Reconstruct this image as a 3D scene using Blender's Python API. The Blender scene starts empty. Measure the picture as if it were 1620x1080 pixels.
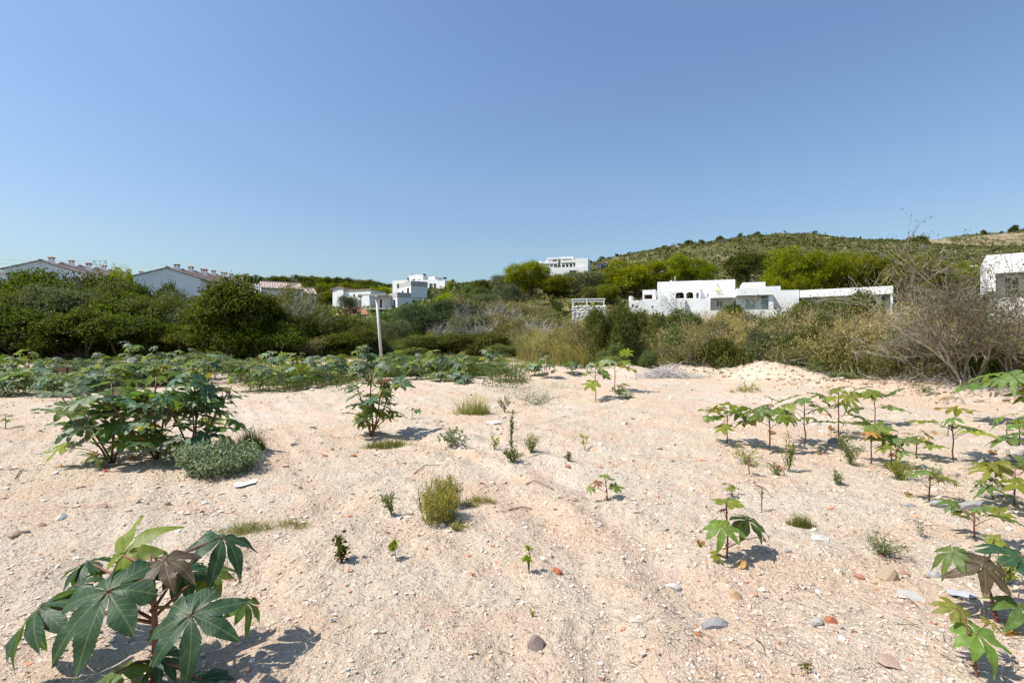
import bpy, math, random
import numpy as np
from mathutils import Matrix, Vector, Quaternion

sc = bpy.context.scene
COL = sc.collection
rng = np.random.default_rng(11)
random.seed(11)
R = math.radians

# ------------------------------------------------------------------ camera, sky, sun, exposure
F = 810.0            # focal length in pixels of the 1620 px wide photograph (18 mm lens)
CH = 1.6             # eye height
cam_d = bpy.data.cameras.new('camera')
cam_d.sensor_width = 36.0
cam_d.lens = 18.0
cam_d.clip_start = 0.05
cam_d.clip_end = 6000
cam = bpy.data.objects.new('camera', cam_d)
COL.objects.link(cam)
cam.location = (0, 0, CH)
cam.rotation_euler = (R(90), 0, 0)
sc.camera = cam

SUN_EL = 56.0
SUN_DIR = Vector((-math.cos(R(14)), -math.sin(R(14)), 0)) * math.cos(R(SUN_EL)) + Vector((0, 0, math.sin(R(SUN_EL))))
world = bpy.data.worlds.new('World')
sc.world = world
world.use_nodes = True
wn = world.node_tree.nodes
wl = world.node_tree.links
bg = wn['Background']
sky = wn.new('ShaderNodeTexSky')
sky.sky_type = 'NISHITA'
sky.sun_disc = False
sky.sun_elevation = R(SUN_EL)
sky.sun_rotation = math.atan2(SUN_DIR.x, SUN_DIR.y)
sky.altitude = 0
sky.air_density = 1.5
sky.dust_density = 1.5
sky.ozone_density = 6.5
tint = wn.new('ShaderNodeMix'); tint.data_type = 'RGBA'; tint.blend_type = 'MULTIPLY'; tint.inputs[0].default_value = 1.0
tint.inputs[7].default_value = (.97, .985, 1.03, 1)
wl.new(sky.outputs[0], tint.inputs[6]); wl.new(tint.outputs[2], bg.inputs[0])
bg.inputs[1].default_value = 0.101
sun_d = bpy.data.lights.new('sun', 'SUN')
sun_d.energy = 4.5
sun_d.angle = R(0.53)
sun_d.color = (1.0, 0.955, 0.88)
sun = bpy.data.objects.new('sun', sun_d)
COL.objects.link(sun)
sun.rotation_euler = SUN_DIR.to_track_quat('Z', 'Y').to_euler()
sc.view_settings.view_transform = 'Standard'
sc.view_settings.look = 'None'
sc.view_settings.exposure = 0.57
sc.view_settings.gamma = 1.0
sc.render.engine = 'CYCLES'
sc.cycles.max_bounces = 6
sc.cycles.diffuse_bounces = 3
sc.cycles.glossy_bounces = 2
sc.cycles.transmission_bounces = 4
sc.cycles.transparent_max_bounces = 4
sc.cycles.caustics_reflective = False
sc.cycles.caustics_refractive = False

# ------------------------------------------------------------------ helpers
def ray(px, py, Y):
    return Vector(((px - 810) / F * Y, Y, CH + (540 - py) / F * Y))

def smooth(a, b, x):
    t = np.clip((x - a) / (b - a), 0, 1)
    return t * t * (3 - 2 * t)

def sines(seed, wl_, n=7):
    r = np.random.default_rng(seed)
    a = r.uniform(0, 2 * np.pi, n)
    k = 2 * np.pi / (wl_ * r.uniform(.7, 1.5, n))
    ph = r.uniform(0, 2 * np.pi, n)
    def f(x, y):
        s = 0
        for i in range(n):
            s = s + np.sin(k[i] * (x * np.cos(a[i]) + y * np.sin(a[i])) + ph[i])
        return s / math.sqrt(n)
    return f

YK = np.array([0, 30, 45, 60, 75, 95, 120, 150, 185, 230, 300, 340, 420, 520, 700, 1600.])
PT = {
 -900: [0, 0, .3, 1.5, 4.0, 6, 8, 10, 12, 15, 18, 19, 20, 22, 24, 24],
  100: [0, 0, .3, 1.6, 4.5, 7, 9, 11, 14, 18, 21, 22, 23, 25, 28, 28],
  400: [0, 0, .3, 1.5, 3.8, 5.5, 8.3, 12, 17, 24, 27, 28, 28, 28, 30, 30],
  560: [0, 0, .3, 1.5, 3.2, 5.2, 8.2, 12.3, 18, 25, 27, 27, 27, 28, 30, 30],
  640: [0, 0, .4, 1.8, 3.7, 6.2, 9.0, 14.5, 20, 24, 26, 26, 26, 27, 30, 30],
  740: [0, 0, .6, 3.0, 6.0, 9.5, 13.3, 17.5, 21, 24, 25, 25, 25, 26, 28, 30],
  850: [0, 0, .8, 3.8, 7.0, 11, 15.5, 20.2, 25, 29, 33, 34, 35, 36, 36, 36],
  930: [0, 0, .8, 4.0, 7.0, 11, 15.5, 20.5, 26.3, 37.5, 47, 48, 48, 48, 48, 48],
 1100: [0, 0, .8, 4.0, 7.0, 11, 15.5, 22, 32, 43, 58.5, 63, 65, 66, 66, 66],
 1220: [0, 0, .8, 3.6, 6.6, 10.6, 15.5, 23, 34, 47, 65, 71.3, 72, 70, 70, 70],
 1300: [0, 0, .8, 3.4, 6.4, 10.5, 15.5, 23, 34, 47, 64, 69.5, 70, 76, 80, 80],
 1390: [0, 0, .8, 3.4, 6.3, 10.3, 15.2, 22.5, 33, 45, 60, 65, 69, 100.5, 103, 103],
 1500: [0, .1, .9, 3.4, 6.2, 10.2, 15, 22, 32, 43, 55, 59, 68, 108.5, 111, 111],
 1620: [0, .2, 1.2, 3.6, 6.2, 10.2, 15, 22, 32, 43, 56, 61, 72, 119, 122, 122],
 2000: [0, .3, 1.6, 4.0, 7, 11, 16, 23, 34, 46, 60, 66, 80, 132, 136, 136],
 2700: [0, .3, 1.6, 4.0, 7, 11, 16, 23, 34, 46, 60, 66, 80, 132, 136, 136]}
_pk = np.array(sorted(PT))
_tab = np.array([PT[p] for p in _pk], float)
_pd = np.arange(-900, 2701, 10.)
_ker = np.exp(-.5 * (np.arange(-12, 13) / 4.) ** 2); _ker /= _ker.sum()
_TD = np.stack([np.convolve(np.pad(np.interp(_pd, _pk, _tab[:, j]), 12, 'edge'), _ker, 'valid') for j in range(len(YK))], 1)
_yd = np.concatenate([np.arange(0, 200, 2.), np.arange(200, 1601, 10.)])
_kr = np.exp(-.5 * (np.arange(-4, 5) / 2.) ** 2); _kr /= _kr.sum()
_TDY = np.stack([np.convolve(np.pad(np.interp(_yd, YK, r), 4, 'edge'), _kr, 'valid') for r in _TD], 0)
_n4, _n1, _n03, _n01 = sines(1, 4.5), sines(2, 1.3), sines(3, .42), sines(4, .15)
_n60, _n20 = sines(5, 60), sines(6, 16)
_BR = np.array([[1030, 26, .15], [1100, 24.5, .45], [1180, 22.5, .62], [1240, 20.5, .55], [1300, 18.8, .38], [1400, 16.5, .25], [1500, 14.8, .2], [1640, 13, .2]])
_bx, _by, _bh = (_BR[:, 0] - 810) / F * _BR[:, 1], _BR[:, 1], _BR[:, 2]
_MD = [(965, 25, 1.5, .3), (1000, 24, 1.1, .35), (895, 24, 1.6, .2), (700, 20, 2.2, .2), (640, 17.5, 1.5, .22), (250, 10.5, 1.8, .10), (880, 9.3, .7, .07), (740, 8.0, .8, .08), (30, 3.4, .35, .05), (690, 3.9, .5, .03), (100, 2.9, .3, .03), (560, 15, 2.0, .12), (430, 11, 2.5, -.1)]

def lot_edge(px):
    return np.interp(px, [-900, -300, 400, 560, 800, 900, 1060, 1180, 1300, 1450, 1620, 2000], [34, 38, 42, 43, 38, 30, 26.5, 24.5, 20.5, 17, 14.2, 12])

_RT = [[(1010, 1090), (900, 860), (760, 735), (600, 668), (430, 640)], [(1180, 1090), (1010, 850), (850, 728), (690, 668), (520, 645)], [(300, 1085), (420, 880), (560, 770), (800, 690), (1000, 640)]]
def ruts(x, y):
    s = np.zeros(np.shape(x))
    for L in _RT:
        Y = np.array([CH * F / (p[1] - 540) for p in L]); X = np.array([(p[0] - 810) / F for p in L]) * Y
        o = np.argsort(Y); xc = np.interp(y, Y[o], X[o]); s = s + .03 * np.exp(-((x - xc) / .16) ** 2) * smooth(1.5, 2.5, y) * (1 - smooth(12, 16, y)) - .014 * np.exp(-((np.abs(x - xc) - .34) / .12) ** 2) * (1 - smooth(12, 16, y))
    return s

def H(x, y, fine=True):
    x = np.asarray(x, float); y = np.asarray(y, float)
    yy = np.maximum(y, 1.)
    px = np.clip(810 + F * x / yy, -899, 2699)
    fi = (px + 900) / 10.; i0 = np.clip(fi.astype(int), 0, len(_pd) - 2); fx = fi - i0
    yc = np.clip(yy, 0, 1599)
    j1 = np.clip(np.searchsorted(_yd, yc, side='right'), 1, len(_yd) - 1); j0 = j1 - 1
    fy = (yc - _yd[j0]) / (_yd[j1] - _yd[j0])
    z = (_TDY[i0, j0] * (1 - fx) + _TDY[i0 + 1, j0] * fx) * (1 - fy) + (_TDY[i0, j1] * (1 - fx) + _TDY[i0 + 1, j1] * fx) * fy
    z = np.where(y < 1, 0, z)
    z = z + 1.15 * smooth(.5, 8, y - lot_edge(px)) * smooth(830, 980, px) * (1 - smooth(42, 60, y)) * (y > 1)
    r = np.hypot(x, y)
    near = 1 - smooth(40, 70, r)
    z = z + near * (.04 * _n4(x, y) * smooth(3, 9, r) + .022 * _n1(x, y) - ruts(x, y))
    if fine:
        z = z + (1 - smooth(14, 26, r)) * (.010 * _n03(x, y) + .005 * _n01(x, y) + .010 * np.maximum(0, _n1(x * 2.3, y * 2.3)) * np.maximum(0, _n01(x * .8, y * .8)))
    z = z + smooth(90, 220, r) * (1.1 * _n60(x, y) + .45 * _n20(x, y))
    d = np.full(np.shape(x), 1e9); hh = np.zeros(np.shape(x))
    for k in range(len(_bx) - 1):
        ax, ay, ex, ey = _bx[k], _by[k], _bx[k + 1] - _bx[k], _by[k + 1] - _by[k]
        t = np.clip(((x - ax) * ex + (y - ay) * ey) / (ex * ex + ey * ey), 0, 1)
        dd = np.hypot(x - ax - t * ex, y - ay - t * ey)
        m = dd < d
        d = np.where(m, dd, d); hh = np.where(m, _bh[k] + t * (_bh[k + 1] - _bh[k]), hh)
    z = z + hh * np.exp(-(d / .95) ** 2) * (1 + .16 * _n4(x, y) + .09 * _n1(x, y) + .05 * _n03(x * .6, y * .6))
    for (mx, my, mr, mh) in _MD:
        cx = (mx - 810) / F * my
        z = z + mh * np.exp(-((x - cx) ** 2 + (y - my) ** 2) / mr ** 2)
    return z

def gz(x, y):
    return float(H(np.array([x]), np.array([y]))[0])

def gp(px, py):
    """point of the ground that the photograph shows at this pixel"""
    lo = max(1.2, .5 * CH * F / max(py - 540, 12))
    for Y in np.arange(lo, 90, .04 if py > 600 else .1):
        if gz((px - 810) / F * Y, Y) >= CH + (540 - py) / F * Y:
            break
    x = (px - 810) / F * Y
    return Vector((x, Y, gz(x, Y)))

def gy(px, Y):
    x = (px - 810) / F * Y
    return Vector((x, Y, gz(x, Y)))

def mesh(name, V, faces, mats=None, smooth_=False, mi=None):
    """faces: list of int arrays (n,3) / (n,4)"""
    me = bpy.data.meshes.new(name)
    V = np.asarray(V, np.float32)
    fs = [np.asarray(f, np.int32) for f in faces if len(f)]
    me.vertices.add(len(V)); me.vertices.foreach_set('co', V.ravel())
    nl = sum(f.size for f in fs); npoly = sum(len(f) for f in fs)
    me.loops.add(nl); me.loops.foreach_set('vertex_index', np.concatenate([f.ravel() for f in fs]))
    me.polygons.add(npoly)
    tot = np.concatenate([np.full(len(f), f.shape[1], np.int32) for f in fs])
    me.polygons.foreach_set('loop_start', np.concatenate([[0], np.cumsum(tot)[:-1]]).astype(np.int32))
    if mi is not None:
        me.polygons.foreach_set('material_index', np.asarray(mi, np.int32))
    me.polygons.foreach_set('use_smooth', np.full(npoly, bool(smooth_)))
    me.update(calc_edges=True)
    me.validate()
    for m in (mats or []):
        me.materials.append(m)
    return me

def tag(o, label=None, cat=None, group=None, kind=None):
    if label: o['label'] = label
    if cat: o['category'] = cat
    if group: o['group'] = group
    if kind: o['kind'] = kind
    return o

def obj(name, me, parent=None, loc=None, rot=None, scale=None, color=None):
    o = bpy.data.objects.new(name, me)
    COL.objects.link(o)
    if parent is not None: o.parent = parent
    if loc is not None: o.location = loc
    if rot is not None: o.rotation_euler = rot
    if scale is not None: o.scale = scale if hasattr(scale, '__len__') else (scale,) * 3
    if color is not None: o.color = (*color, 1) if len(color) == 3 else color
    return o

def empty(name, loc=(0, 0, 0), rz=0.):
    o = obj(name, None, None, loc, (0, 0, rz))
    o.empty_display_size = .2
    return o

class Geo:
    def __init__(s): s.V = []; s.Q = []; s.T = []; s.n = 0
    def add(s, V, Q=None, T=None):
        V = np.asarray(V, float).reshape(-1, 3)
        if Q is not None and len(Q): s.Q.append(np.asarray(Q) + s.n)
        if T is not None and len(T): s.T.append(np.asarray(T) + s.n)
        s.V.append(V); s.n += len(V)
        return s
    def box(s, x0, x1, y0, y1, z0, z1):
        V = [(x0, y0, z0), (x1, y0, z0), (x1, y1, z0), (x0, y1, z0), (x0, y0, z1), (x1, y0, z1), (x1, y1, z1), (x0, y1, z1)]
        return s.add(V, [(3, 2, 1, 0), (4, 5, 6, 7), (0, 1, 5, 4), (1, 2, 6, 5), (2, 3, 7, 6), (3, 0, 4, 7)])
    def segs(s, P0, P1, r0, r1, sides=4):
        P0 = np.atleast_2d(np.asarray(P0, float)); P1 = np.atleast_2d(np.asarray(P1, float))
        n = len(P0); r0 = np.broadcast_to(r0, n); r1 = np.broadcast_to(r1, n)
        d = P1 - P0; d = d / np.maximum(np.linalg.norm(d, axis=1, keepdims=True), 1e-9)
        up = np.where(np.abs(d[:, 2:3]) > .9, [[1., 0, 0]], [[0, 0, 1.]])
        a = np.cross(d, up); a /= np.linalg.norm(a, axis=1, keepdims=True); b = np.cross(d, a)
        th = np.arange(sides) / sides * 2 * np.pi
        ring = a[:, None] * np.cos(th)[None, :, None] + b[:, None] * np.sin(th)[None, :, None]
        V = np.concatenate([P0[:, None] + ring * r0[:, None, None], P1[:, None] + ring * r1[:, None, None]], 1)
        i = np.arange(sides); j = (i + 1) % sides
        q = np.stack([i, j, j + sides, i + sides], 1)
        Q = (q[None] + (np.arange(n) * 2 * sides)[:, None, None]).reshape(-1, 4)
        return s.add(V.reshape(-1, 3), Q)
    def tube(s, pts, radii, sides=6, cap=True):
        P = np.asarray(pts, float); n = len(P)
        rad = np.broadcast_to(radii, n)
        t = np.gradient(P, axis=0); t /= np.maximum(np.linalg.norm(t, axis=1, keepdims=True), 1e-9)
        up = np.array([0, 0, 1.]) if abs(t[0][2]) < .9 else np.array([1., 0, 0])
        a = np.cross(t, up); a /= np.maximum(np.linalg.norm(a, axis=1, keepdims=True), 1e-9); b = np.cross(t, a)
        th = np.arange(sides) / sides * 2 * np.pi
        V = (P[:, None] + (a[:, None] * np.cos(th)[None, :, None] + b[:, None] * np.sin(th)[None, :, None]) * rad[:, None, None]).reshape(-1, 3)
        i = np.arange(sides); j = (i + 1) % sides
        Q = np.concatenate([np.stack([i + k * sides, j + k * sides, j + (k + 1) * sides, i + (k + 1) * sides], 1) for k in range(n - 1)])
        T = None
        if cap:
            V = np.concatenate([V, P[:1], P[-1:]])
            m = n * sides
            T = np.concatenate([np.stack([j, i, np.full(sides, m)], 1), np.stack([i + (n - 1) * sides, j + (n - 1) * sides, np.full(sides, m + 1)], 1)])
        return s.add(V, Q, T)
    def diamonds(s, P, D, N, L, W, fold=.18, mid=.45):
        P = np.asarray(P, float); n = len(P)
        L = np.broadcast_to(L, n)[:, None]; W = np.broadcast_to(W, n)[:, None]
        D = D / np.maximum(np.linalg.norm(D, axis=1, keepdims=True), 1e-9)
        S = np.cross(N, D); S /= np.maximum(np.linalg.norm(S, axis=1, keepdims=True), 1e-9); N = np.cross(D, S)
        V = np.stack([P, P + D * L * mid + S * W * .5 + N * W * fold, P + D * L - N * L * .12, P + D * L * mid - S * W * .5 + N * W * fold], 1).reshape(-1, 3)
        q = np.arange(n)[:, None] * 4
        return s.add(V, np.concatenate([q, q + 3, q + 2, q + 1], 1))
    def mesh(s, name, mats=None, smooth_=False):
        V = np.concatenate(s.V) if s.V else np.zeros((0, 3))
        fs = []
        if s.Q: fs.append(np.concatenate(s.Q))
        if s.T: fs.append(np.concatenate(s.T))
        return mesh(name, V, fs, mats if isinstance(mats, (list, tuple)) else ([mats] if mats else []), smooth_)
    def build(s, name, mat, parent=None, smooth_=False, **k):
        return obj(name, s.mesh(name, mat, smooth_), parent, **k)

_ONES = 'first second third fourth fifth sixth seventh eighth ninth tenth eleventh twelfth thirteenth fourteenth fifteenth sixteenth seventeenth eighteenth nineteenth'.split()
def ordinal(i):
    n = i + 1
    if n < 20: return _ONES[n - 1]
    t = {2: 'twent', 3: 'thirt', 4: 'fort', 5: 'fift', 6: 'sixt', 7: 'sevent', 8: 'eight', 9: 'ninet'}[n // 10]
    return t + 'ieth' if n % 10 == 0 else t + 'y-' + _ONES[n % 10 - 1]

# ------------------------------------------------------------------ materials
def new_mat(name):
    m = bpy.data.materials.new(name); m.use_nodes = True
    nt = m.node_tree; b = nt.nodes['Principled BSDF']
    return m, nt, b, nt.nodes.new, nt.links.new

def ramp(nt, stops, interp='LINEAR'):
    r = nt.nodes.new('ShaderNodeValToRGB'); cr = r.color_ramp; cr.interpolation = interp
    while len(cr.elements) > 1: cr.elements.remove(cr.elements[-1])
    cr.elements[0].position = stops[0][0]; cr.elements[0].color = (*stops[0][1], 1)
    for p, c in stops[1:]:
        e = cr.elements.new(p); e.color = (*c, 1)
    return r

def noise(nt, scale, detail=4, coord=None, rough=.55, link=None):
    n = nt.nodes.new('ShaderNodeTexNoise'); n.inputs['Scale'].default_value = scale
    n.inputs['Detail'].default_value = detail; n.inputs['Roughness'].default_value = rough
    if coord is not None: nt.links.new(coord, n.inputs['Vector'])
    return n

def mixc(nt, fac, a, b, mode='MIX'):
    m = nt.nodes.new('ShaderNodeMix'); m.data_type = 'RGBA'; m.blend_type = mode
    for s, v in ((m.inputs[0], fac), (m.inputs[6], a), (m.inputs[7], b)):
        if hasattr(v, 'is_output'): nt.links.new(v, s)
        else: s.default_value = v if not isinstance(v, tuple) else (*v, 1)
    return m.outputs[2]

def math_(nt, op, a, b=None, c=None, clamp=False):
    m = nt.nodes.new('ShaderNodeMath'); m.operation = op; m.use_clamp = clamp
    for s, v in zip(m.inputs, (a, b, c)):
        if v is None: continue
        if hasattr(v, 'is_output'): nt.links.new(v, s)
        else: s.default_value = v
    return m.outputs[0]

def foliage_mat(name, stops, transl=.35, tcol=(1.3, 1.5, .5), rough=.6, objvar=.35, spec=.14):
    m, nt, b, new, link = new_mat(name)
    g = new('ShaderNodeNewGeometry'); oi = new('ShaderNodeObjectInfo')
    r = ramp(nt, stops); link(g.outputs['Random Per Island'], r.inputs[0])
    hs = new('ShaderNodeHueSaturation')
    v = math_(nt, 'MULTIPLY_ADD', oi.outputs['Random'], objvar * 1.6, 1 - objvar * .8)
    link(v, hs.inputs['Value']); link(r.outputs[0], hs.inputs['Color'])
    h = math_(nt, 'MULTIPLY_ADD', math_(nt, 'FRACT', math_(nt, 'MULTIPLY', oi.outputs['Random'], 7.31)), .032, .492)
    link(h, hs.inputs['Hue'])
    link(hs.outputs[0], b.inputs['Base Color'])
    b.inputs['Roughness'].default_value = rough
    b.inputs['Specular IOR Level'].default_value = spec
    t = new('ShaderNodeBsdfTranslucent')
    link(mixc(nt, 1., hs.outputs[0], tcol, 'MULTIPLY'), t.inputs['Color'])
    mx = new('ShaderNodeMixShader'); mx.inputs[0].default_value = transl
    link(b.outputs[0], mx.inputs[1]); link(t.outputs[0], mx.inputs[2])
    link(mx.outputs[0], nt.nodes['Material Output'].inputs[0])
    return m

def plain_mat(name, c, rough=.8, var=.15, scale=3., bump=.0, bscale=20., spec=.3, dark=None, objcolor=False):
    m, nt, b, new, link = new_mat(name)
    tc = new('ShaderNodeTexCoord')
    n = noise(nt, scale, 6, tc.outputs['Object'])
    d = dark or tuple(x * (1 - 2.2 * var) for x in c)
    r = ramp(nt, [(.3, d), (.55, c), (.75, tuple(min(.95, x * (1 + var * .5)) for x in c))])
    link(n.outputs[0], r.inputs[0])
    col = r.outputs[0]
    if objcolor:
        oi = new('ShaderNodeObjectInfo')
        col = mixc(nt, 1., oi.outputs['Color'], col, 'MULTIPLY')
    link(col, b.inputs['Base Color'])
    b.inputs['Roughness'].default_value = rough; b.inputs['Specular IOR Level'].default_value = spec
    if bump:
        n2 = noise(nt, bscale, 6, tc.outputs['Object'])
        bp = new('ShaderNodeBump'); bp.inputs['Strength'].default_value = bump; bp.inputs['Distance'].default_value = .02
        link(n2.outputs[0], bp.inputs['Height']); link(bp.outputs[0], b.inputs['Normal'])
    return m

def soil_mat():
    m, nt, b, new, link = new_mat('soil')
    ge = new('ShaderNodeNewGeometry'); P = ge.outputs['Position']
    big = noise(nt, .22, 3, P); med = noise(nt, 1.3, 5, P); fin = noise(nt, 14, 8, P, .7)
    base = ramp(nt, [(.25, (.43, .352, .265)), (.45, (.53, .44, .335)), (.62, (.59, .497, .385)), (.8, (.64, .55, .435))])
    link(fin.outputs[0], base.inputs[0])
    pinkf = ramp(nt, [(.47, (0, 0, 0)), (.62, (1, 1, 1))]); link(med.outputs[0], pinkf.inputs[0])
    c = mixc(nt, math_(nt, 'MULTIPLY', pinkf.outputs[0], .55), base.outputs[0], (.555, .38, .25))
    wide = noise(nt, .33, 4, P); wf = ramp(nt, [(.45, (0, 0, 0)), (.62, (1, 1, 1))]); link(wide.outputs[0], wf.inputs[0])
    c = mixc(nt, math_(nt, 'MULTIPLY', wf.outputs[0], .55), c, (.575, .40, .275))
    palef = ramp(nt, [(.52, (0, 0, 0)), (.68, (1, 1, 1))]); link(big.outputs[0], palef.inputs[0])
    c = mixc(nt, math_(nt, 'MULTIPLY', palef.outputs[0], .55), c, (.62, .55, .47))
    # grit: small grains in several tones
    vo = new('ShaderNodeTexVoronoi'); vo.inputs['Scale'].default_value = 52; link(P, vo.inputs['Vector'])
    wh = new('ShaderNodeSeparateColor'); link(vo.outputs['Color'], wh.inputs[0])
    gr = ramp(nt, [(0, (.40, .32, .25)), (.12, (.5, .41, .32)), (.7, (.60, .50, .40)), (.84, (.72, .66, .57)), (.90, (.52, .31, .20)), (.94, (.30, .25, .2))], 'CONSTANT')
    link(wh.outputs[0], gr.inputs[0])
    gm = ramp(nt, [(.36, (.25, .25, .25)), (.55, (1, 1, 1))]); g2 = noise(nt, 2.6, 4, P); link(g2.outputs[0], gm.inputs[0])
    ed = ramp(nt, [(.25, (1, 1, 1)), (.5, (0, 0, 0))]); link(vo.outputs['Distance'], ed.inputs[0])
    gf = math_(nt, 'MULTIPLY', math_(nt, 'MULTIPLY', gm.outputs[0], ed.outputs[0]), .8)
    c = mixc(nt, gf, c, gr.outputs[0])
    # litter and low growth beyond the cleared lot
    at = new('ShaderNodeAttribute'); at.attribute_name = 'cover'
    ln = noise(nt, 3, 6, P, .7)
    lr = ramp(nt, [(.3, (.10, .085, .05)), (.5, (.19, .15, .09)), (.7, (.13, .14, .06))]); link(ln.outputs[0], lr.inputs[0])
    cf = math_(nt, 'ADD', at.outputs['Fac'], math_(nt, 'MULTIPLY', math_(nt, 'SUBTRACT', med.outputs[0], .5), 1.6))
    cf = math_(nt, 'MULTIPLY', math_(nt, 'SUBTRACT', cf, .35), 3.3, clamp=True)
    c = mixc(nt, cf, c, lr.outputs[0])
    link(c, b.inputs['Base Color'])
    b.inputs['Roughness'].default_value = .95; b.inputs['Specular IOR Level'].default_value = .12
    h = math_(nt, 'MULTIPLY', fin.outputs[0], .9)
    for (vs, amp) in ((17, .55), (40, .36), (95, .2)):
        v = new('ShaderNodeTexVoronoi'); v.inputs['Scale'].default_value = vs; v.inputs['Randomness'].default_value = 1.
        dn = noise(nt, vs * .6, 3, P); wv = new('ShaderNodeVectorMath'); wv.operation = 'MULTIPLY_ADD'
        link(dn.outputs[1], wv.inputs[0]); wv.inputs[1].default_value = (.9 / vs,) * 3; link(P, wv.inputs[2]); link(wv.outputs[0], v.inputs['Vector'])
        sp = new('ShaderNodeSeparateColor'); link(v.outputs['Color'], sp.inputs[0])
        on = math_(nt, 'GREATER_THAN', sp.outputs[1], .45)
        lump = math_(nt, 'MULTIPLY', math_(nt, 'SUBTRACT', .55, v.outputs['Distance'], clamp=True), math_(nt, 'MULTIPLY', on, amp * 2))
        h = math_(nt, 'ADD', h, lump)
    fn = noise(nt, 70, 6, P, .75)
    h = math_(nt, 'ADD', h, math_(nt, 'MULTIPLY', fn.outputs[0], .35))
    bp = new('ShaderNodeBump'); bp.inputs['Strength'].default_value = 1.; bp.inputs['Distance'].default_value = .032
    link(h, bp.inputs['Height']); link(bp.outputs[0], b.inputs['Normal'])
    return m

def hill_mat(name, soil1, soil2, green, f0=.42, f1=.56):
    m, nt, b, new, link = new_mat(name)
    ge = new('ShaderNodeNewGeometry'); P = ge.outputs['Position']
    n1 = noise(nt, .035, 5, P); n2 = noise(nt, .35, 8, P, .7); n3 = noise(nt, .09, 4, P)
    s = ramp(nt, [(.35, soil1), (.65, soil2)]); link(n2.outputs[0], s.inputs[0])
    g = ramp(nt, [(.35, tuple(x * .6 for x in green)), (.6, green)]); link(n2.outputs[0], g.inputs[0])
    fa = math_(nt, 'ADD', math_(nt, 'MULTIPLY', n1.outputs[0], .55), math_(nt, 'MULTIPLY', n3.outputs[0], .45))
    fr = ramp(nt, [(f0, (1, 1, 1)), (f1, (0, 0, 0))]); link(fa, fr.inputs[0])
    link(mixc(nt, fr.outputs[0], s.outputs[0], g.outputs[0]), b.inputs['Base Color'])
    b.inputs['Roughness'].default_value = .95; b.inputs['Specular IOR Level'].default_value = .1
    bp = new('ShaderNodeBump'); bp.inputs['Strength'].default_value = .8; bp.inputs['Distance'].default_value = .8
    link(n2.outputs[0], bp.inputs['Height']); link(bp.outputs[0], b.inputs['Normal'])
    return m

M = {}
M['soil'] = soil_mat()
M['hill'] = hill_mat('garrigue_soil', (.17, .145, .075), (.36, .30, .21), (.115, .118, .036), .50, .64)
M['far_hill'] = hill_mat('stony_soil', (.23, .17, .11), (.35, .27, .19), (.13, .13, .05), .44, .56)
M['ivy'] = foliage_mat('ivy_leaves', [(0, (.045, .055, .008)), (.5, (.092, .112, .012)), (.85, (.155, .175, .018)), (1, (.24, .25, .03))], .38, (1.4, 1.45, .3))
M['mastic'] = foliage_mat('mastic_leaves', [(0, (.06, .064, .018)), (.5, (.11, .115, .028)), (.9, (.165, .165, .04)), (1, (.23, .21, .065))], .32, (1.3, 1.35, .4))
M['olive'] = foliage_mat('grey_green_leaves', [(0, (.08, .09, .045)), (.5, (.135, .15, .075)), (1, (.22, .23, .13))], .28, (1.2, 1.3, .7))
M['juniper'] = foliage_mat('blue_green_needles', [(0, (.045, .07, .032)), (.5, (.08, .115, .05)), (1, (.13, .16, .07))], .2, (1.1, 1.3, .6))
M['pine'] = foliage_mat('pine_needles', [(0, (.10, .11, .004)), (.5, (.20, .21, .005)), (1, (.33, .32, .012))], .45, (1.4, 1.45, .35), objvar=.25)
M['pine_dark'] = foliage_mat('dark_pine_needles', [(0, (.05, .062, .008)), (.5, (.095, .11, .012)), (1, (.16, .17, .02))], .35, (1.3, 1.35, .4))
M['lime'] = foliage_mat('fresh_leaves', [(0, (.16, .19, .015)), (.5, (.25, .28, .02)), (1, (.37, .38, .04))], .45, (1.4, 1.45, .35))
M['herb'] = foliage_mat('herb_leaves', [(0, (.075, .095, .03)), (.5, (.13, .155, .05)), (1, (.21, .22, .08))], .35)
M['greyherb'] = foliage_mat('silver_leaves', [(0, (.11, .13, .07)), (.5, (.19, .22, .125)), (1, (.32, .35, .23))], .25, (1.1, 1.2, .7))
M['olivebrown'] = foliage_mat('dry_green_leaves', [(0, (.12, .115, .045)), (.5, (.20, .185, .075)), (1, (.32, .28, .14))], .35, (1.2, 1.2, .5))
M['straw'] = foliage_mat('dry_grass', [(0, (.22, .20, .06)), (.3, (.42, .34, .13)), (.6, (.58, .47, .21)), (1, (.70, .59, .32))], .5, (1.1, 1.05, .6))
M['greengrass'] = foliage_mat('green_grass', [(0, (.10, .12, .025)), (.4, (.19, .20, .045)), (.8, (.30, .28, .08)), (1, (.46, .39, .17))], .4, (1.2, 1.25, .4))
M['mosswort'] = foliage_mat('moss_green_twigs', [(0, (.17, .17, .03)), (.5, (.30, .285, .05)), (1, (.44, .39, .10))], .35, (1.2, 1.2, .4))
M['scrub'] = foliage_mat('garrigue_leaves', [(0, (.06, .065, .02)), (.4, (.105, .11, .034)), (.75, (.15, .145, .05)), (1, (.23, .20, .09))], .2, objvar=0)
M['deadtwig'] = foliage_mat('dead_twigs', [(0, (.22, .19, .155)), (.5, (.36, .315, .27)), (1, (.52, .47, .41))], .0, objvar=.25)
M['redtwig'] = foliage_mat('brown_branches', [(0, (.14, .105, .08)), (.5, (.25, .195, .155)), (1, (.42, .36, .30))], .0, objvar=.1)
M['dryleaf'] = foliage_mat('dry_leaves', [(0, (.22, .12, .04)), (.5, (.34, .21, .07)), (1, (.46, .34, .14))], .3, (1.2, 1., .4))
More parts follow.
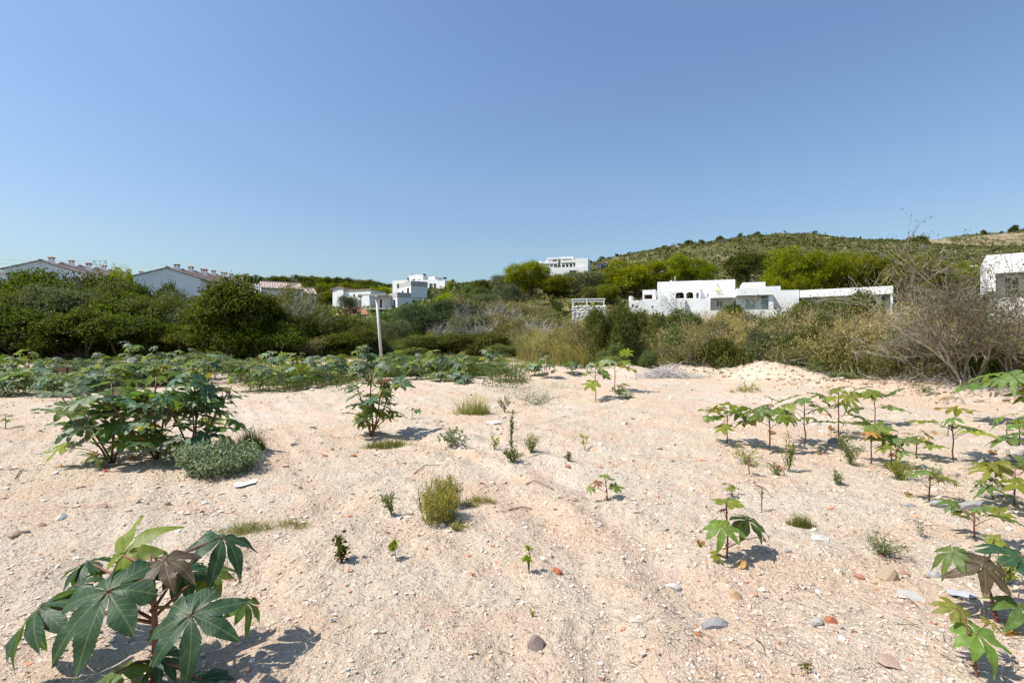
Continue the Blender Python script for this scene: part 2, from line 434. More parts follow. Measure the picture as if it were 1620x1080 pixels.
M['bark'] = plain_mat('bark', (.16, .115, .08), .9, .2, 8, .6, 25)
M['greybark'] = plain_mat('grey_bark', (.30, .27, .235), .9, .2, 8, .6, 25)
M['stem'] = plain_mat('castor_stem', (.20, .085, .06), .5, .15, 12, objcolor=False)
M['greenstem'] = plain_mat('herb_stem', (.17, .17, .06), .6, .15, 12)
M['white'] = plain_mat('white_render', (.84, .83, .81), .85, .02, .6, .12, 12, dark=(.74, .73, .70))
M['bluewhite'] = plain_mat('aged_white_render', (.80, .81, .82), .85, .03, .5, .15, 12, dark=(.72, .73, .74))  # the blue of shaded walls is mixed into this white
M['concrete'] = plain_mat('raw_concrete', (.47, .455, .43), .9, .1, 1.5, .3, 12)
M['block'] = plain_mat('grey_blockwork', (.42, .41, .38), .9, .1, 2.5, .3, 12)
M['plaster'] = plain_mat('fresh_plaster', (.80, .78, .77), .85, .04, .8, .15, 12)
M['rubble_white'] = plain_mat('whitewashed_stone', (.68, .65, .58), .9, .2, 2.2, 1., 5, dark=(.48, .44, .37))
M['tile'] = plain_mat('terracotta_tiles', (.40, .27, .20), .85, .22, 1.6, .5, 9)
M['paletile'] = plain_mat('weathered_roof_tiles', (.42, .37, .345), .85, .25, 2.2, .6, 9)
M['tilebrown'] = plain_mat('tile_edge', (.33, .18, .11), .85, .15, 4)
M['dark'] = plain_mat('dark_interior', (.035, .033, .03), .7, .1, 2)
M['black'] = plain_mat('black_metal', (.02, .02, .022), .4, .1, 2)
M['brownwood'] = plain_mat('brown_timber', (.20, .115, .07), .75, .15, 5)
M['redearth'] = plain_mat('red_earth', (.40, .20, .11), .95, .15, .7, .8, 3)
M['whitemetal'] = plain_mat('white_metal', (.78, .78, .77), .4, .02, 2)
M['greymetal'] = plain_mat('grey_steel', (.22, .22, .23), .5, .1, 2)
M['bluepaint'] = plain_mat('dark_blue_paint', (.035, .032, .075), .35, .08, 2, spec=.5)
M['yellowpaint'] = plain_mat('yellow_paint', (.45, .33, .05), .5, .1, 2)
M['paleyellow'] = plain_mat('pale_yellow_enamel', (.62, .60, .30), .5, .05, 2)
M['rubber'] = plain_mat('rubber', (.025, .025, .025), .8, .1, 5)
M['paper'] = plain_mat('white_paper', (.78, .77, .75), .7, .02, 20)
M['rag'] = plain_mat('grey_cloth', (.40, .40, .42), .8, .1, 10)
M['redplastic'] = plain_mat('red_plastic', (.55, .05, .05), .5, .1, 10)
M['stone'] = plain_mat('stone', (.95, .95, .95), .9, .12, 9, .5, 30, objcolor=True)

def glass_mat(name, c, rough=.08):
    m, nt, b, new, link = new_mat(name)
    b.inputs['Base Color'].default_value = (*c, 1); b.inputs['Roughness'].default_value = rough
    b.inputs['Specular IOR Level'].default_value = .8
    return m
M['glass'] = glass_mat('window_glass', (.03, .035, .04))
M['teal'] = glass_mat('teal_glass', (.25, .42, .42), .15)

def gravel_mat():
    m, nt, b, new, link = new_mat('gravel')
    g = new('ShaderNodeNewGeometry')
    r = ramp(nt, [(0, (.46, .37, .29)), (.18, (.55, .45, .355)), (.45, (.60, .51, .415)), (.66, (.65, .57, .48)), (.79, (.72, .67, .60)), (.82, (.54, .34, .23)), (.90, (.50, .24, .14)), (.935, (.42, .39, .36)), (.97, (.30, .27, .245))], 'CONSTANT')
    link(g.outputs['Random Per Island'], r.inputs[0])
    n = noise(nt, 40, 5, g.outputs['Position'])
    c = mixc(nt, .25, r.outputs[0], n.outputs[1], 'SOFT_LIGHT')
    link(c, b.inputs['Base Color']); b.inputs['Roughness'].default_value = .95; b.inputs['Specular IOR Level'].default_value = .12
    return m
M['gravel'] = gravel_mat()

def castor_mat():
    m, nt, b, new, link = new_mat('castor_leaf')
    oi = new('ShaderNodeObjectInfo'); col = oi.outputs['Color']
    at = new('ShaderNodeAttribute'); at.attribute_name = 'rib'
    ar = new('ShaderNodeAttribute'); ar.attribute_name = 'rad'
    tc = new('ShaderNodeTexCoord')
    n = noise(nt, 5, 5, tc.outputs['Object'])
    nr = ramp(nt, [(.3, (.72, .72, .72)), (.7, (1.25, 1.25, 1.25))]); link(n.outputs[0], nr.inputs[0])
    c = mixc(nt, 1., col, nr.outputs[0], 'MULTIPLY')
    n2 = noise(nt, 1.7, 3, tc.outputs['Object']); y2 = ramp(nt, [(.55, (0, 0, 0)), (.75, (1, 1, 1))]); link(n2.outputs[0], y2.inputs[0])
    c = mixc(nt, math_(nt, 'MULTIPLY', y2.outputs[0], .45), c, mixc(nt, 1., col, (1.9, 1.6, .9), 'MULTIPLY'))
    # side veins run outward and forward from each rib
    ph = math_(nt, 'MULTIPLY', math_(nt, 'SUBTRACT', ar.outputs['Fac'], math_(nt, 'MULTIPLY', at.outputs['Fac'], .9)), 75.)
    sv = math_(nt, 'POWER', math_(nt, 'MULTIPLY_ADD', math_(nt, 'SINE', ph), .5, .5), 10.)
    rv = ramp(nt, [(.0, (1, 1, 1)), (.006, (.6, .6, .6)), (.016, (0, 0, 0))]); link(at.outputs['Fac'], rv.inputs[0])
    c = mixc(nt, math_(nt, 'MULTIPLY', sv, .12), c, (.16, .21, .08))
    cen = ramp(nt, [(.0, (1, 1, 1)), (.10, (0, 0, 0))]); link(ar.outputs['Fac'], cen.inputs[0])
    vc = mixc(nt, cen.outputs[0], (.20, .24, .11), (.40, .17, .10))
    c = mixc(nt, math_(nt, 'MULTIPLY', rv.outputs[0], .5), c, vc)
    link(c, b.inputs['Base Color'])
    b.inputs['Roughness'].default_value = .5; b.inputs['Specular IOR Level'].default_value = .4
    bp = new('ShaderNodeBump'); bp.inputs['Strength'].default_value = .14; bp.inputs['Distance'].default_value = .02
    h = math_(nt, 'ADD', math_(nt, 'MULTIPLY', sv, -.5), math_(nt, 'MULTIPLY', rv.outputs[0], -.6))
    link(h, bp.inputs['Height']); link(bp.outputs[0], b.inputs['Normal'])
    t = new('ShaderNodeBsdfTranslucent')
    link(mixc(nt, 1., c, (2.2, 2.0, .5), 'MULTIPLY'), t.inputs['Color'])
    mx = new('ShaderNodeMixShader'); mx.inputs[0].default_value = .36
    link(b.outputs[0], mx.inputs[1]); link(t.outputs[0], mx.inputs[2])
    link(mx.outputs[0], nt.nodes['Material Output'].inputs[0])
    return m
M['castor'] = castor_mat()

# ------------------------------------------------------------------ terrain
TH = np.concatenate([np.linspace(R(-57), R(57), 560, endpoint=False), np.linspace(R(57), R(303), 44, endpoint=False)])
RR = np.concatenate([[.05, .4, .8, 1.1], np.geomspace(1.35, 48, 330), np.geomspace(48, 440, 110)[1:], np.geomspace(440, 1500, 36)[1:], [3000, 5500]])
def sheet(name, rows, mat, cover=False, label=None):
    r, t = np.meshgrid(rows, TH, indexing='ij')
    x, y = r * np.sin(t), r * np.cos(t)
    z = H(x, y)
    V = np.stack([x, y, z], -1).reshape(-1, 3)
    n, c = len(rows), len(TH)
    i = np.arange(n - 1)[:, None] * c; j = np.arange(c)[None]; k = (j + 1) % c
    Q = np.stack([i + j, i + c + j, i + c + k, i + k], -1).reshape(-1, 4)
    me = mesh(name, V, [Q], [mat], True)
    if cover:
        px = np.clip(810 + F * x / np.maximum(y, 1), -900, 2700)
        d = y - lot_edge(px)
        cv = smooth(-3.5, 1.5, d) * (y > 1)
        # a weedy belt in front of the thicket
        belt = smooth(16, 20, y) * (1 - smooth(30, 34, y)) * (1 - smooth(700, 860, px)) * .42
        cv = np.maximum(cv, belt)
        a = me.attributes.new('cover', 'FLOAT', 'POINT'); a.data.foreach_set('value', cv.ravel().astype(np.float32))
    return tag(obj(name, me), kind='structure')
i48 = int(np.argmin(np.abs(RR - 48))); i440 = int(np.argmin(np.abs(RR - 440)))
ground = sheet('ground', RR[:i48 + 1], M['soil'], True)
hillside = sheet('hillside', RR[i48:i440 + 1], M['hill'])
far_hill = sheet('far_hill', RR[i440:], M['far_hill'])

# ------------------------------------------------------------------ stones
def stone_mesh(seed, sub=2, flat=.6, rough=.22):
    r = np.random.default_rng(seed)
    import bmesh
    bm = bmesh.new(); bmesh.ops.create_icosphere(bm, subdivisions=sub, radius=1)
    V = np.array([v.co[:] for v in bm.verts])
    for k in range(9):                                  # facets
        n = r.normal(size=3); n /= np.linalg.norm(n); c = r.uniform(.55, .85)
        d = V @ n - c; V = V - np.maximum(d, 0)[:, None] * n * .92
    V = V * (1 + rough * .35 * r.normal(size=(len(V), 1)) * .3)
    V[:, 0] *= r.uniform(.8, 1.25); V[:, 2] *= flat * r.uniform(.7, 1.2)
    for v, co in zip(bm.verts, V): v.co = co
    me = bpy.data.meshes.new('stone'); bm.to_mesh(me); bm.free(); me.materials.append(M['stone'])
    return me
STONES = [stone_mesh(40 + k, 1, [.55, .7, .45, .6, .8, .5][k % 6]) for k in range(6)]
BIGSTONES = [stone_mesh(60 + k, 2, [.6, .75, .5][k % 3]) for k in range(5)]

def gravel(n):
    r = np.random.default_rng(5)
    py = 588 + (1100 - 588) * r.uniform(0, 1, n * 3) ** .72
    px = r.uniform(-60, 1680, n * 3)
    Y = CH * F / (py - 540)
    x = (px - 810) / F * Y
    dens = .45 + .3 * (sines(21, 1.1)(x, Y) > .2) + .35 * (sines(22, 3.5)(x, Y) > .1) + .3 * smooth(850, 1500, px)
    keep = (r.uniform(0, 1.1, n * 3) < dens) & (Y < lot_edge(px) - .3)
    px, Y, x = px[keep][:n], Y[keep][:n], x[keep][:n]
    n = len(x)
    s = np.minimum(1.05 * (r.pareto(2.5, n) + 1), 7.5) * .5 * Y / F          # half size in metres
    s = np.minimum(np.maximum(s, .0022), .06)
    z = H(x, Y)
    C = np.array([(a, b, c) for c in (-1, 1) for b in (-1, 1) for a in (-1, 1)], float)
    V = C[None] * r.uniform(.55, 1.05, (n, 8, 1)) + r.normal(0, .14, (n, 8, 3))
    V = V * np.stack([r.uniform(.75, 1.35, n), r.uniform(.75, 1.35, n), r.uniform(.4, .85, n)], 1)[:, None]
    a = r.uniform(0, 6.28, n); ca, sa = np.cos(a)[:, None], np.sin(a)[:, None]
    tilt = r.normal(0, .3, (n, 1))
    X, Yv, Z = V[..., 0], V[..., 1], V[..., 2]
    Z2 = Z + X * tilt
    V = np.stack([X * ca - Yv * sa, X * sa + Yv * ca, Z2], -1) * s[:, None, None]
    V += np.stack([x, Y, z + s * .12], 1)[:, None]
    q = np.array([(4, 5, 7, 6), (0, 1, 5, 4), (1, 3, 7, 5), (3, 2, 6, 7), (2, 0, 4, 6)])
    Q = (q[None] + (np.arange(n) * 8)[:, None, None]).reshape(-1, 4)
    me = mesh('gravel', V.reshape(-1, 3), [Q], [M['gravel']])
    return tag(obj('gravel', me, ground), kind='stuff')
gravel(48000)
def clods(n):
    r = np.random.default_rng(55); t = r.uniform(0, len(_bx) - 1.001, n); k = t.astype(int); f = t - k
    x = _bx[k] + f * (_bx[k + 1] - _bx[k]) + r.normal(0, .8, n); y = _by[k] + f * (_by[k + 1] - _by[k]) + r.normal(0, .8, n) - .3
    ok = y < lot_edge(810 + F * x / y) + .4; x, y = x[ok], y[ok]; n = len(x); z = H(x, y)
    s = np.minimum(r.lognormal(-3.7, .6, n), .12)
    C = np.array([(a, b, c) for c in (-1, 1) for b in (-1, 1) for a in (-1, 1)], float)
    V = (C[None] * r.uniform(.45, 1, (n, 8, 1)) + r.normal(0, .18, (n, 8, 3))) * s[:, None, None] * np.array([1.2, 1, .75]) + np.stack([x, y, z + s * .15], 1)[:, None]
    q = np.array([(2, 3, 1, 0), (4, 5, 7, 6), (0, 1, 5, 4), (1, 3, 7, 5), (3, 2, 6, 7), (2, 0, 4, 6)])
    me = mesh('clods', V.reshape(-1, 3), [(q[None] + (np.arange(n) * 8)[:, None, None]).reshape(-1, 4)], [M['soil']])
    tag(obj('clods', me, ground), kind='stuff')
clods(1700)

STONE_C = [(.60, .50, .40), (.63, .55, .45), (.70, .65, .57), (.55, .44, .34), (.55, .38, .27), (.52, .29, .19), (.46, .43, .40), (.66, .58, .48), (.58, .43, .32), (.60, .50, .40), (.64, .55, .44)]
def stones(n):
    r = np.random.default_rng(8)
    k = 0
    while k < n:
        py = 640 + 440 * r.uniform() ** .8; px = r.uniform(0, 1620)
        Y = CH * F / (py - 540); x = (px - 810) / F * Y
        if Y > lot_edge(px) - .4: continue
        dn = .25 + .5 * (sines(22, 3.5)(x, Y) > .1) + .4 * smooth(900, 1500, px)
        if r.uniform() > dn: continue
        s = min(4.2 * (r.pareto(3.2) + 1), 11) * .5 * Y / F * 1.15
        o = obj('stone', STONES[r.integers(6)], ground, (x, Y, gz(x, Y) + s * .12), (r.normal(0, .2), r.normal(0, .2), r.uniform(0, 6.28)), s, STONE_C[r.integers(len(STONE_C))])
        k += 1
stones(290)
def litter(n):
    r = np.random.default_rng(91); py = 640 + 450 * r.uniform(0, 1, n * 3) ** .8; px = r.uniform(-40, 1660, n * 3)
    Y = CH * F / (py - 540); x = (px - 810) / F * Y
    k = (r.uniform(0, 1, n * 3) < .12 + .55 * smooth(1000, 1450, px) * (sines(92, 1.2)(x, Y) > -.2) + .2 * (sines(93, 2.)(x, Y) > .9)) & (Y < lot_edge(px) - .2)
    x, Y = x[k][:n], Y[k][:n]; n = len(x); z = H(x, Y)
    P = np.stack([x, Y, z + .004], 1); a = r.uniform(0, 6.28, n); L = np.minimum(r.lognormal(-3.1, .6, n), .25)
    D = np.stack([np.cos(a) * L, np.sin(a) * L, np.abs(r.normal(0, .12, n)) * L], 1)
    g = Geo(); w = np.maximum(.0016, .35 * Y / F); g.segs(P, P + D, w, w * .6, 3)
    tag(g.build('litter', M['bark'], ground), kind='stuff')
litter(1100)

def rock(px, py, wpx, color, label, mi=0, zs=1., rz=0., name='rock', cat='rock', ratio=1.):
    p = gp(px, py); s = wpx * .5 * p.y / F
    o = obj(name, BIGSTONES[mi], None, p + Vector((0, 0, s * .04 * zs)), (.08, .1, rz), (s, s * ratio, s * zs * 1.5), tuple(c * .84 for c in color))
    return tag(o, label, cat)
GREY = (.40, .39, .38); PALE = (.72, .68, .61); BRICK = (.52, .21, .11); TAN = (.56, .44, .30); PINK = (.58, .34, .24)
rock(1131, 990, 40, GREY, 'angular grey stone slab right of the lowest patch of bare ground', 0, .8, .4)
rock(848, 1027, 34, (.33, .25, .22), 'flat dark brown stone near the bottom centre', 1, .7, .1)
rock(740, 957, 21, (.62, .50, .40), 'pale beige stone in the centre foreground', 2, 1.2)
rock(757, 963, 11, (.74, .70, .63), 'small white stone beside the pale beige one', 3, 1.2)
rock(880, 907, 19, (.56, .17, .09), 'bright red roof tile shard on the bare ground', 4, .5, .5, 'tile_shard', 'tile shard')
rock(1410, 1050, 46, (.56, .40, .31), 'large pink crumbly stone at the bottom edge', 2, .5, .3)
rock(1292, 988, 24, (.55, .50, .46), 'pale grey upright stone between red pebbles', 3, .9, 1.2)
rock(1315, 986, 22, BRICK, 'rust red brick fragment beside a pale grey stone', 1, .6, .2, 'brick_fragment', 'brick')
rock(1438, 948, 36, (.58, .55, .52), 'long grey stone lying left of the purple castor leaf', 0, .6, 2.4, ratio=.6)
rock(1404, 914, 36, TAN, 'rounded tan stone with a shadowed underside', 4, .9, .1, ratio=.6)
rock(1360, 915, 19, (.55, .27, .20), 'small red stone left of the rounded tan stone', 3, .6)
rock(1432, 909, 14, (.55, .30, .20), 'reddish pebble touching the rounded tan stone', 2, .8)
rock(1163, 947, 22, (.58, .40, .22), 'ochre stone below the broad-leaved castor seedling', 1, .6)
rock(1065, 932, 24, PALE, 'whitish stone left of the broad-leaved castor seedling', 0, .7)
rock(1105, 1006, 15, BRICK, 'small orange red stone beside the grey slab', 3, .7)
rock(1298, 855, 30, PALE, 'white chalky lump right of the short grass tuft', 2, .9)
rock(340, 815, 11, (.75, .71, .64), 'small white pebble left of the grass patch', 0, .6)
rock(98, 819, 20, PALE, 'flat white pebble on the left of the lot', 4, .6)
rock(160, 803, 18, (.48, .34, .25), 'brown lump of earth left of the tall foreground castor', 2, .7)
rock(66, 833, 14, (.50, .31, .22), 'reddish lump of earth near the left edge', 1, .6)
rock(25, 850, 26, (.54, .40, .30), 'crumbling red clod by the left edge', 3, .5)
rock(560, 722, 10, (.50, .25, .10), 'orange stone in front of the bushy castor clump', 0, .9)
rock(553, 818, 11, (.52, .19, .11), 'small red stone left of the mossy green bush', 2, .9)
rock(898, 740, 14, (.55, .33, .24), 'pinkish stone beneath the young weeds', 3, .6)
rock(1232, 742, 22, (.53, .27, .20), 'flat red stone below the right castor cluster', 4, .4, .2)
rock(1497, 632, 22, (.55, .42, .26), 'ochre boulder at the edge of the right thicket', 0, .9)
rock(1520, 640, 15, (.58, .48, .38), 'smaller pale boulder next to the ochre one', 1, .9)
rock(1478, 622, 18, (.55, .52, .47), 'pale boulder half hidden under dry twigs', 2, .9)
rock(1487, 800, 38, (.46, .45, .44), 'grey broken slab in front of the right castor plants', 3, .45, .2, ratio=.6)
rock(1520, 745, 34, (.62, .50, .37), 'long tan slab lying by the weathered log', 4, .4, .1, ratio=.5)
rock(700, 835, 14, (.60, .55, .48), 'pale stone at the foot of the mossy green bush', 1, .9)
rock(738, 832, 17, (.58, .47, .28), 'ochre stone right of the mossy green bush', 2, .8)
rock(905, 792, 20, (.60, .42, .30), 'orange tinted stone left of the small red castor seedling', 0, .7)
rock(1480, 915, 24, (.50, .48, .46), 'grey flake of rubble above the pink stone', 1, .4, .6)
rock(1545, 712, 12, (.50, .28, .20), 'small red stone by the tall single castor stem', 2, .6)

# ------------------------------------------------------------------ hillside scrub (uncountable low growth)
def scrub(n, name, ylo, yhi, pxlo, pxhi, parent, dens_seed, size, thr, zmat):
    r = np.random.default_rng(dens_seed)
    px = r.uniform(pxlo, pxhi, n * 3); Y = np.sqrt(r.uniform(ylo ** 2, yhi ** 2, n * 3)); x = (px - 810) / F * Y
    d = sines(dens_seed + 1, 22)(x, Y) * .6 + sines(dens_seed + 2, 60)(x, Y) * .5
    keep = d + r.normal(0, .5, len(x)) > thr
    x, Y = x[keep][:n], Y[keep][:n]; n = len(x); z = H(x, Y)
    k = 6
    s = size * 1.15 * r.lognormal(0, .35, n)
    u = r.normal(size=(n, k, 3)); u[..., 2] = np.abs(u[..., 2]) * .8; u /= np.linalg.norm(u, axis=2, keepdims=True)
    P = u * s[:, None, None] * r.uniform(.4, .9, (n, k, 1)) * np.array([1, 1, .75]) + np.stack([x, Y, z], 1)[:, None]
    D = r.normal(size=(n, k, 3)); N = u + r.normal(0, .4, (n, k, 3))
    g = Geo(); g.diamonds(P.reshape(-1, 3), D.reshape(-1, 3), N.reshape(-1, 3), np.repeat(s, k) * r.uniform(.5, .95, n * k), np.repeat(s, k) * .5)
    o = g.build(name, zmat, parent)
    return tag(o, kind='stuff')
scrub(32000, 'scrub', 110, 345, 650, 1760, hillside, 31, .70, -1.1, M['scrub'])
scrub(5200, 'scrub', 47, 130, 690, 1760, hillside, 38, .5, -.6, M['olivebrown'])
scrub(1500, 'scrub', 47, 130, 690, 1760, hillside, 39, .6, .0, M['mastic'])
scrub(3500, 'scrub', 400, 530, 1340, 1760, far_hill, 34, 1.1, .1, M['scrub'])
scrub(4500, 'scrub', 60, 240, 250, 760, hillside, 37, .75, -.5, M['herb'])

def hill_rocks():
    r = np.random.default_rng(77); g = Geo()
    n = 1500; px = r.uniform(900, 1700, n); Y = r.uniform(130, 520, n); x = (px - 810) / F * Y
    keep = (sines(90, 30)(x, Y) > .25); x, Y = x[keep], Y[keep]; n = len(x); z = H(x, Y)
    s = r.lognormal(-.9, .45, n)
    C = np.array([(a, b, c) for c in (-1, 1) for b in (-1, 1) for a in (-1, 1)], float)
    V = (C[None] * r.uniform(.5, 1, (n, 8, 1)) + r.normal(0, .2, (n, 8, 3))) * s[:, None, None] * np.array([1.3, 1, .8]) + np.stack([x, Y, z + s * .2], 1)[:, None]
    q = np.array([(2, 3, 1, 0), (4, 5, 7, 6), (0, 1, 5, 4), (1, 3, 7, 5), (3, 2, 6, 7), (2, 0, 4, 6)])
    g.add(V.reshape(-1, 3), (q[None] + (np.arange(n) * 8)[:, None, None]).reshape(-1, 4))
    o = g.build('rubble', plain_mat('hill_rock', (.50, .44, .37), .9, .15, .5), hillside)
    tag(o, kind='stuff')
hill_rocks()

# ------------------------------------------------------------------ buildings
class Fac:
    """a facade line in plan: starts at pixel column px at depth Y and runs in direction ang (0 = along +x); local x along it, y behind it"""
    def __init__(s, px, Y, ang, z0):
        s.o = Vector(((px - 810) / F * Y, Y)); s.a = R(ang); s.d = Vector((math.cos(s.a), math.sin(s.a))); s.n = Vector((-math.sin(s.a), math.cos(s.a))); s.z0 = z0
    def _at(s, px, off=0.):
        o = s.o + s.n * off; k = (px - 810) / F
        # o + t d on ray x = k y
        t = (k * o.y - o.x) / (s.d.x - k * s.d.y)
        p = o + s.d * t
        return t, p.y
    def x(s, px, off=0.): return s._at(px, off)[0]
    def z(s, px, py, off=0.): return CH + (540 - py) / F * s._at(px, off)[1] - s.z0
    def root(s, name, label, cat='house', group=None):
        e = empty(name, (s.o.x, s.o.y, s.z0), s.a); return tag(e, label, cat, group)

def panel(g, x0, x1, z0, z1, y0, y1, holes=(), axis='x'):
    """a wall slab with rectangular openings (hx0,hx1,hz0,hz1); axis 'x' runs along x with thickness y0..y1, 'y' runs along y with thickness given in x"""
    xs = sorted({x0, x1, *[v for h in holes for v in h[:2] if x0 < v < x1]}); zs = sorted({z0, z1, *[v for h in holes for v in h[2:] if z0 < v < z1]})
    def solid(i, j):
        if i < 0 or j < 0 or i >= len(xs) - 1 or j >= len(zs) - 1: return False
        cx, cz = (xs[i] + xs[i + 1]) / 2, (zs[j] + zs[j + 1]) / 2
        return not any(h[0] < cx < h[1] and h[2] < cz < h[3] for h in holes)
    def put(P):
        P = [(p[0], p[1], p[2]) if axis == 'x' else (p[1], p[0], p[2]) for p in P]
        if axis == 'y': P = P[::-1]
        g.add(P, [(0, 1, 2, 3)])
    for i in range(len(xs) - 1):
        for j in range(len(zs) - 1):
            if not solid(i, j): continue
            a, b, c, d = xs[i], xs[i + 1], zs[j], zs[j + 1]
            put([(a, y0, c), (b, y0, c), (b, y0, d), (a, y0, d)]); put([(b, y1, c), (a, y1, c), (a, y1, d), (b, y1, d)])
            if not solid(i - 1, j): put([(a, y1, c), (a, y0, c), (a, y0, d), (a, y1, d)])
            if not solid(i + 1, j): put([(b, y0, c), (b, y1, c), (b, y1, d), (b, y0, d)])
            if not solid(i, j - 1): put([(a, y1, c), (b, y1, c), (b, y0, c), (a, y0, c)])
            if not solid(i, j + 1): put([(a, y0, d), (b, y0, d), (b, y1, d), (a, y1, d)])

def block(root, x0, x1, y0, y1, z0, z1, mat, front=(), left=(), right=(), t=.25, name='wall', roof=True, parapet=.25, win=True):
    """one hollow flat-roofed volume: four wall panels with openings, roof slab, panes set back in the openings"""
    g = Geo()
    panel(g, x0, x1, z0, z1, y0, y0 + t, front)
    panel(g, x0, x1, z0, z1, y1 - t, y1)
    panel(g, y0 + t, y1 - t, z0, z1, x0, x0 + t, left, 'y')
    panel(g, y0 + t, y1 - t, z0, z1, x1 - t, x1, right, 'y')
    w = g.build(name, mat, root)
    if roof:
        Geo().box(x0 + t, x1 - t, y0 + t, y1 - t, z1 - parapet - .2, z1 - parapet).build('roof', M['concrete'], root)
        Geo().box(x0 + t, x1 - t, y0 + t, y1 - t, z0, z0 + .1).build('floor_slab', M['concrete'], root)
    if win:
        for h in front: window(root, h, y0 + t * .6, 'x')
        for h in left: window(root, h, x0 + t * .6, 'y')
        for h in right: window(root, h, x1 - t * .6, 'y')
    return w

def window(root, h, at, axis, frame=M['greymetal'], pane=M['glass']):
    a, b, c, d = h[:4]; f = min(.07, (b - a) * .12)
    g = Geo()
    def bx(gg, u0, u1, w0, w1, e):
        if axis == 'x': gg.box(u0, u1, at - e, at + e, w0, w1)
        else: gg.box(at - e, at + e, u0, u1, w0, w1)
    bx(g, a, a + f, c, d, .03); bx(g, b - f, b, c, d, .03); bx(g, a + f, b - f, c, c + f, .03); bx(g, a + f, b - f, d - f, d, .03)
    if b - a > .9: bx(g, (a + b) / 2 - f / 2, (a + b) / 2 + f / 2, c + f, d - f, .025)
    w = g.build('window', frame, root)
    g2 = Geo(); bx(g2, a + f, b - f, c + f, d - f, .008); g2.build('pane', pane, w)
    return w

def chimney(root, x, y, z0, h, w=.5, mat=M['bluewhite'], capmat=M['tilebrown']):
    c = Geo().box(x - w / 2, x + w / 2, y - w / 2, y + w / 2, z0, z0 + h).build('chimney', mat, root)
    g = Geo()
    for sx in (-1, 1):
        for sy in (-1, 1): g.box(x + sx * w * .36 - .05, x + sx * w * .36 + .05, y + sy * w * .36 - .05, y + sy * w * .36 + .05, z0 + h, z0 + h + .22)
    g.box(x - w * .62, x + w * .62, y - w * .62, y + w * .62, z0 + h + .22, z0 + h + .32)
    g.add([(x - w * .6, y - w * .6, z0 + h + .323), (x + w * .6, y - w * .6, z0 + h + .323), (x + w * .6, y + w * .6, z0 + h + .323), (x - w * .6, y + w * .6, z0 + h + .323), (x, y, z0 + h + .55)], None, [(0, 1, 4), (1, 2, 4), (2, 3, 4), (3, 0, 4)])
    g.build('cap', capmat, c)

def row_house(rootpos, rz, label, group, w=8., dep=6.4, eave=5.2, rise=1.35, gable_open=False, name='terraced_house', canopy=True, chim=1, arch=True):
    root = empty(name, rootpos, rz); tag(root, label, 'house', group)
    hw = w / 2; t = .25; zb = -3.5
    g = Geo()
    for y in (0, dep - t):                                    # gable ends (pentagon prisms)
        P = [(-hw, zb), (hw, zb), (hw, eave), (0, eave + rise), (-hw, eave)]
        V = [(a, y, b) for a, b in P] + [(a, y + t, b) for a, b in P]
        g.add(V, [(0, 1, 6, 5), (1, 2, 7, 6), (2, 3, 8, 7), (3, 4, 9, 8), (4, 0, 5, 9)], [(0, 2, 1), (0, 3, 2), (0, 4, 3), (5, 6, 7), (5, 7, 8), (5, 8, 9)])
    panel(g, t, dep - t, zb, eave, hw - t, hw, [(1.0, 2.1, 1.0, 2.9), (3.6, 4.6, 1.6, 2.9)], 'y')
    panel(g, t, dep - t, zb, eave, -hw, -hw + t, (), 'y')
    g.build('wall', M['bluewhite'], root)
    for h in [(1.0, 2.1, 1.0, 2.9), (3.6, 4.6, 1.6, 2.9)]: window(root, h, hw - .15, 'y', M['brownwood'])
    ov = .45; th = .16
    for s in (-1, 1):
        k = rise / hw
        V = []
        for y in (-.12, dep - .02):
            for (a, zz) in ((0, eave + rise + .02), (s * (hw + ov), eave - ov * k + .02)):
                V += [(a, y, zz), (a, y, zz + th)]
        q = [(0, 1, 3, 2), (4, 6, 7, 5), (1, 5, 7, 3), (0, 2, 6, 4), (2, 3, 7, 6), (0, 4, 5, 1)]
        rf = Geo().add(V, q).build('roof', M['paletile'], root)
        # tile rolls running down the slope
        gg = Geo(); n = 16
        ys = np.linspace(.1, dep - .2, n)
        P0 = np.stack([np.zeros(n), ys, np.full(n, eave + rise + th + .03)], 1); P1 = np.stack([np.full(n, s * (hw + ov)), ys, np.full(n, eave - ov * k + th + .03)], 1)
        gg.segs(P0, P1, .085, .085, 5); gg.build('tile_rolls', M['tile'] if s > 0 else M['paletile'], rf)
    Geo().box(-.16, .16, -.12, dep - .02, eave + rise + th - .02, eave + rise + th + .16).build('ridge', M['paletile'], root)
    if canopy:                                                # small tiled canopies over the openings of the long wall
        for (a, b, zz) in ((.5, 2.6, 3.25), (3.2, 5.2, 4.2)):
            V = [(hw + .003, a, zz), (hw + .003, b, zz), (hw + .003, b, zz + .55), (hw + .003, a, zz + .55), (hw + .95, a, zz - .08), (hw + .95, b, zz - .08), (hw + .95, b, zz + .12), (hw + .95, a, zz + .12)]
            Geo().add(V, [(0, 1, 2, 3), (4, 7, 6, 5), (0, 4, 5, 1), (3, 2, 6, 7), (0, 3, 7, 4), (1, 5, 6, 2)]).build('canopy', M['tilebrown'], root)
    for c in range(chim):
        chimney(root, .9 + 1.3 * c, 1.2 + 2.6 * c, eave + rise - .6, 1.05, .6, M['bluewhite'], M['tile'])
    if arch:
        g = Geo().box(hw + .003, hw + 1.6, -.0, .3, zb, 3.1); g.build('porch_wall', M['bluewhite'], root)
    return root

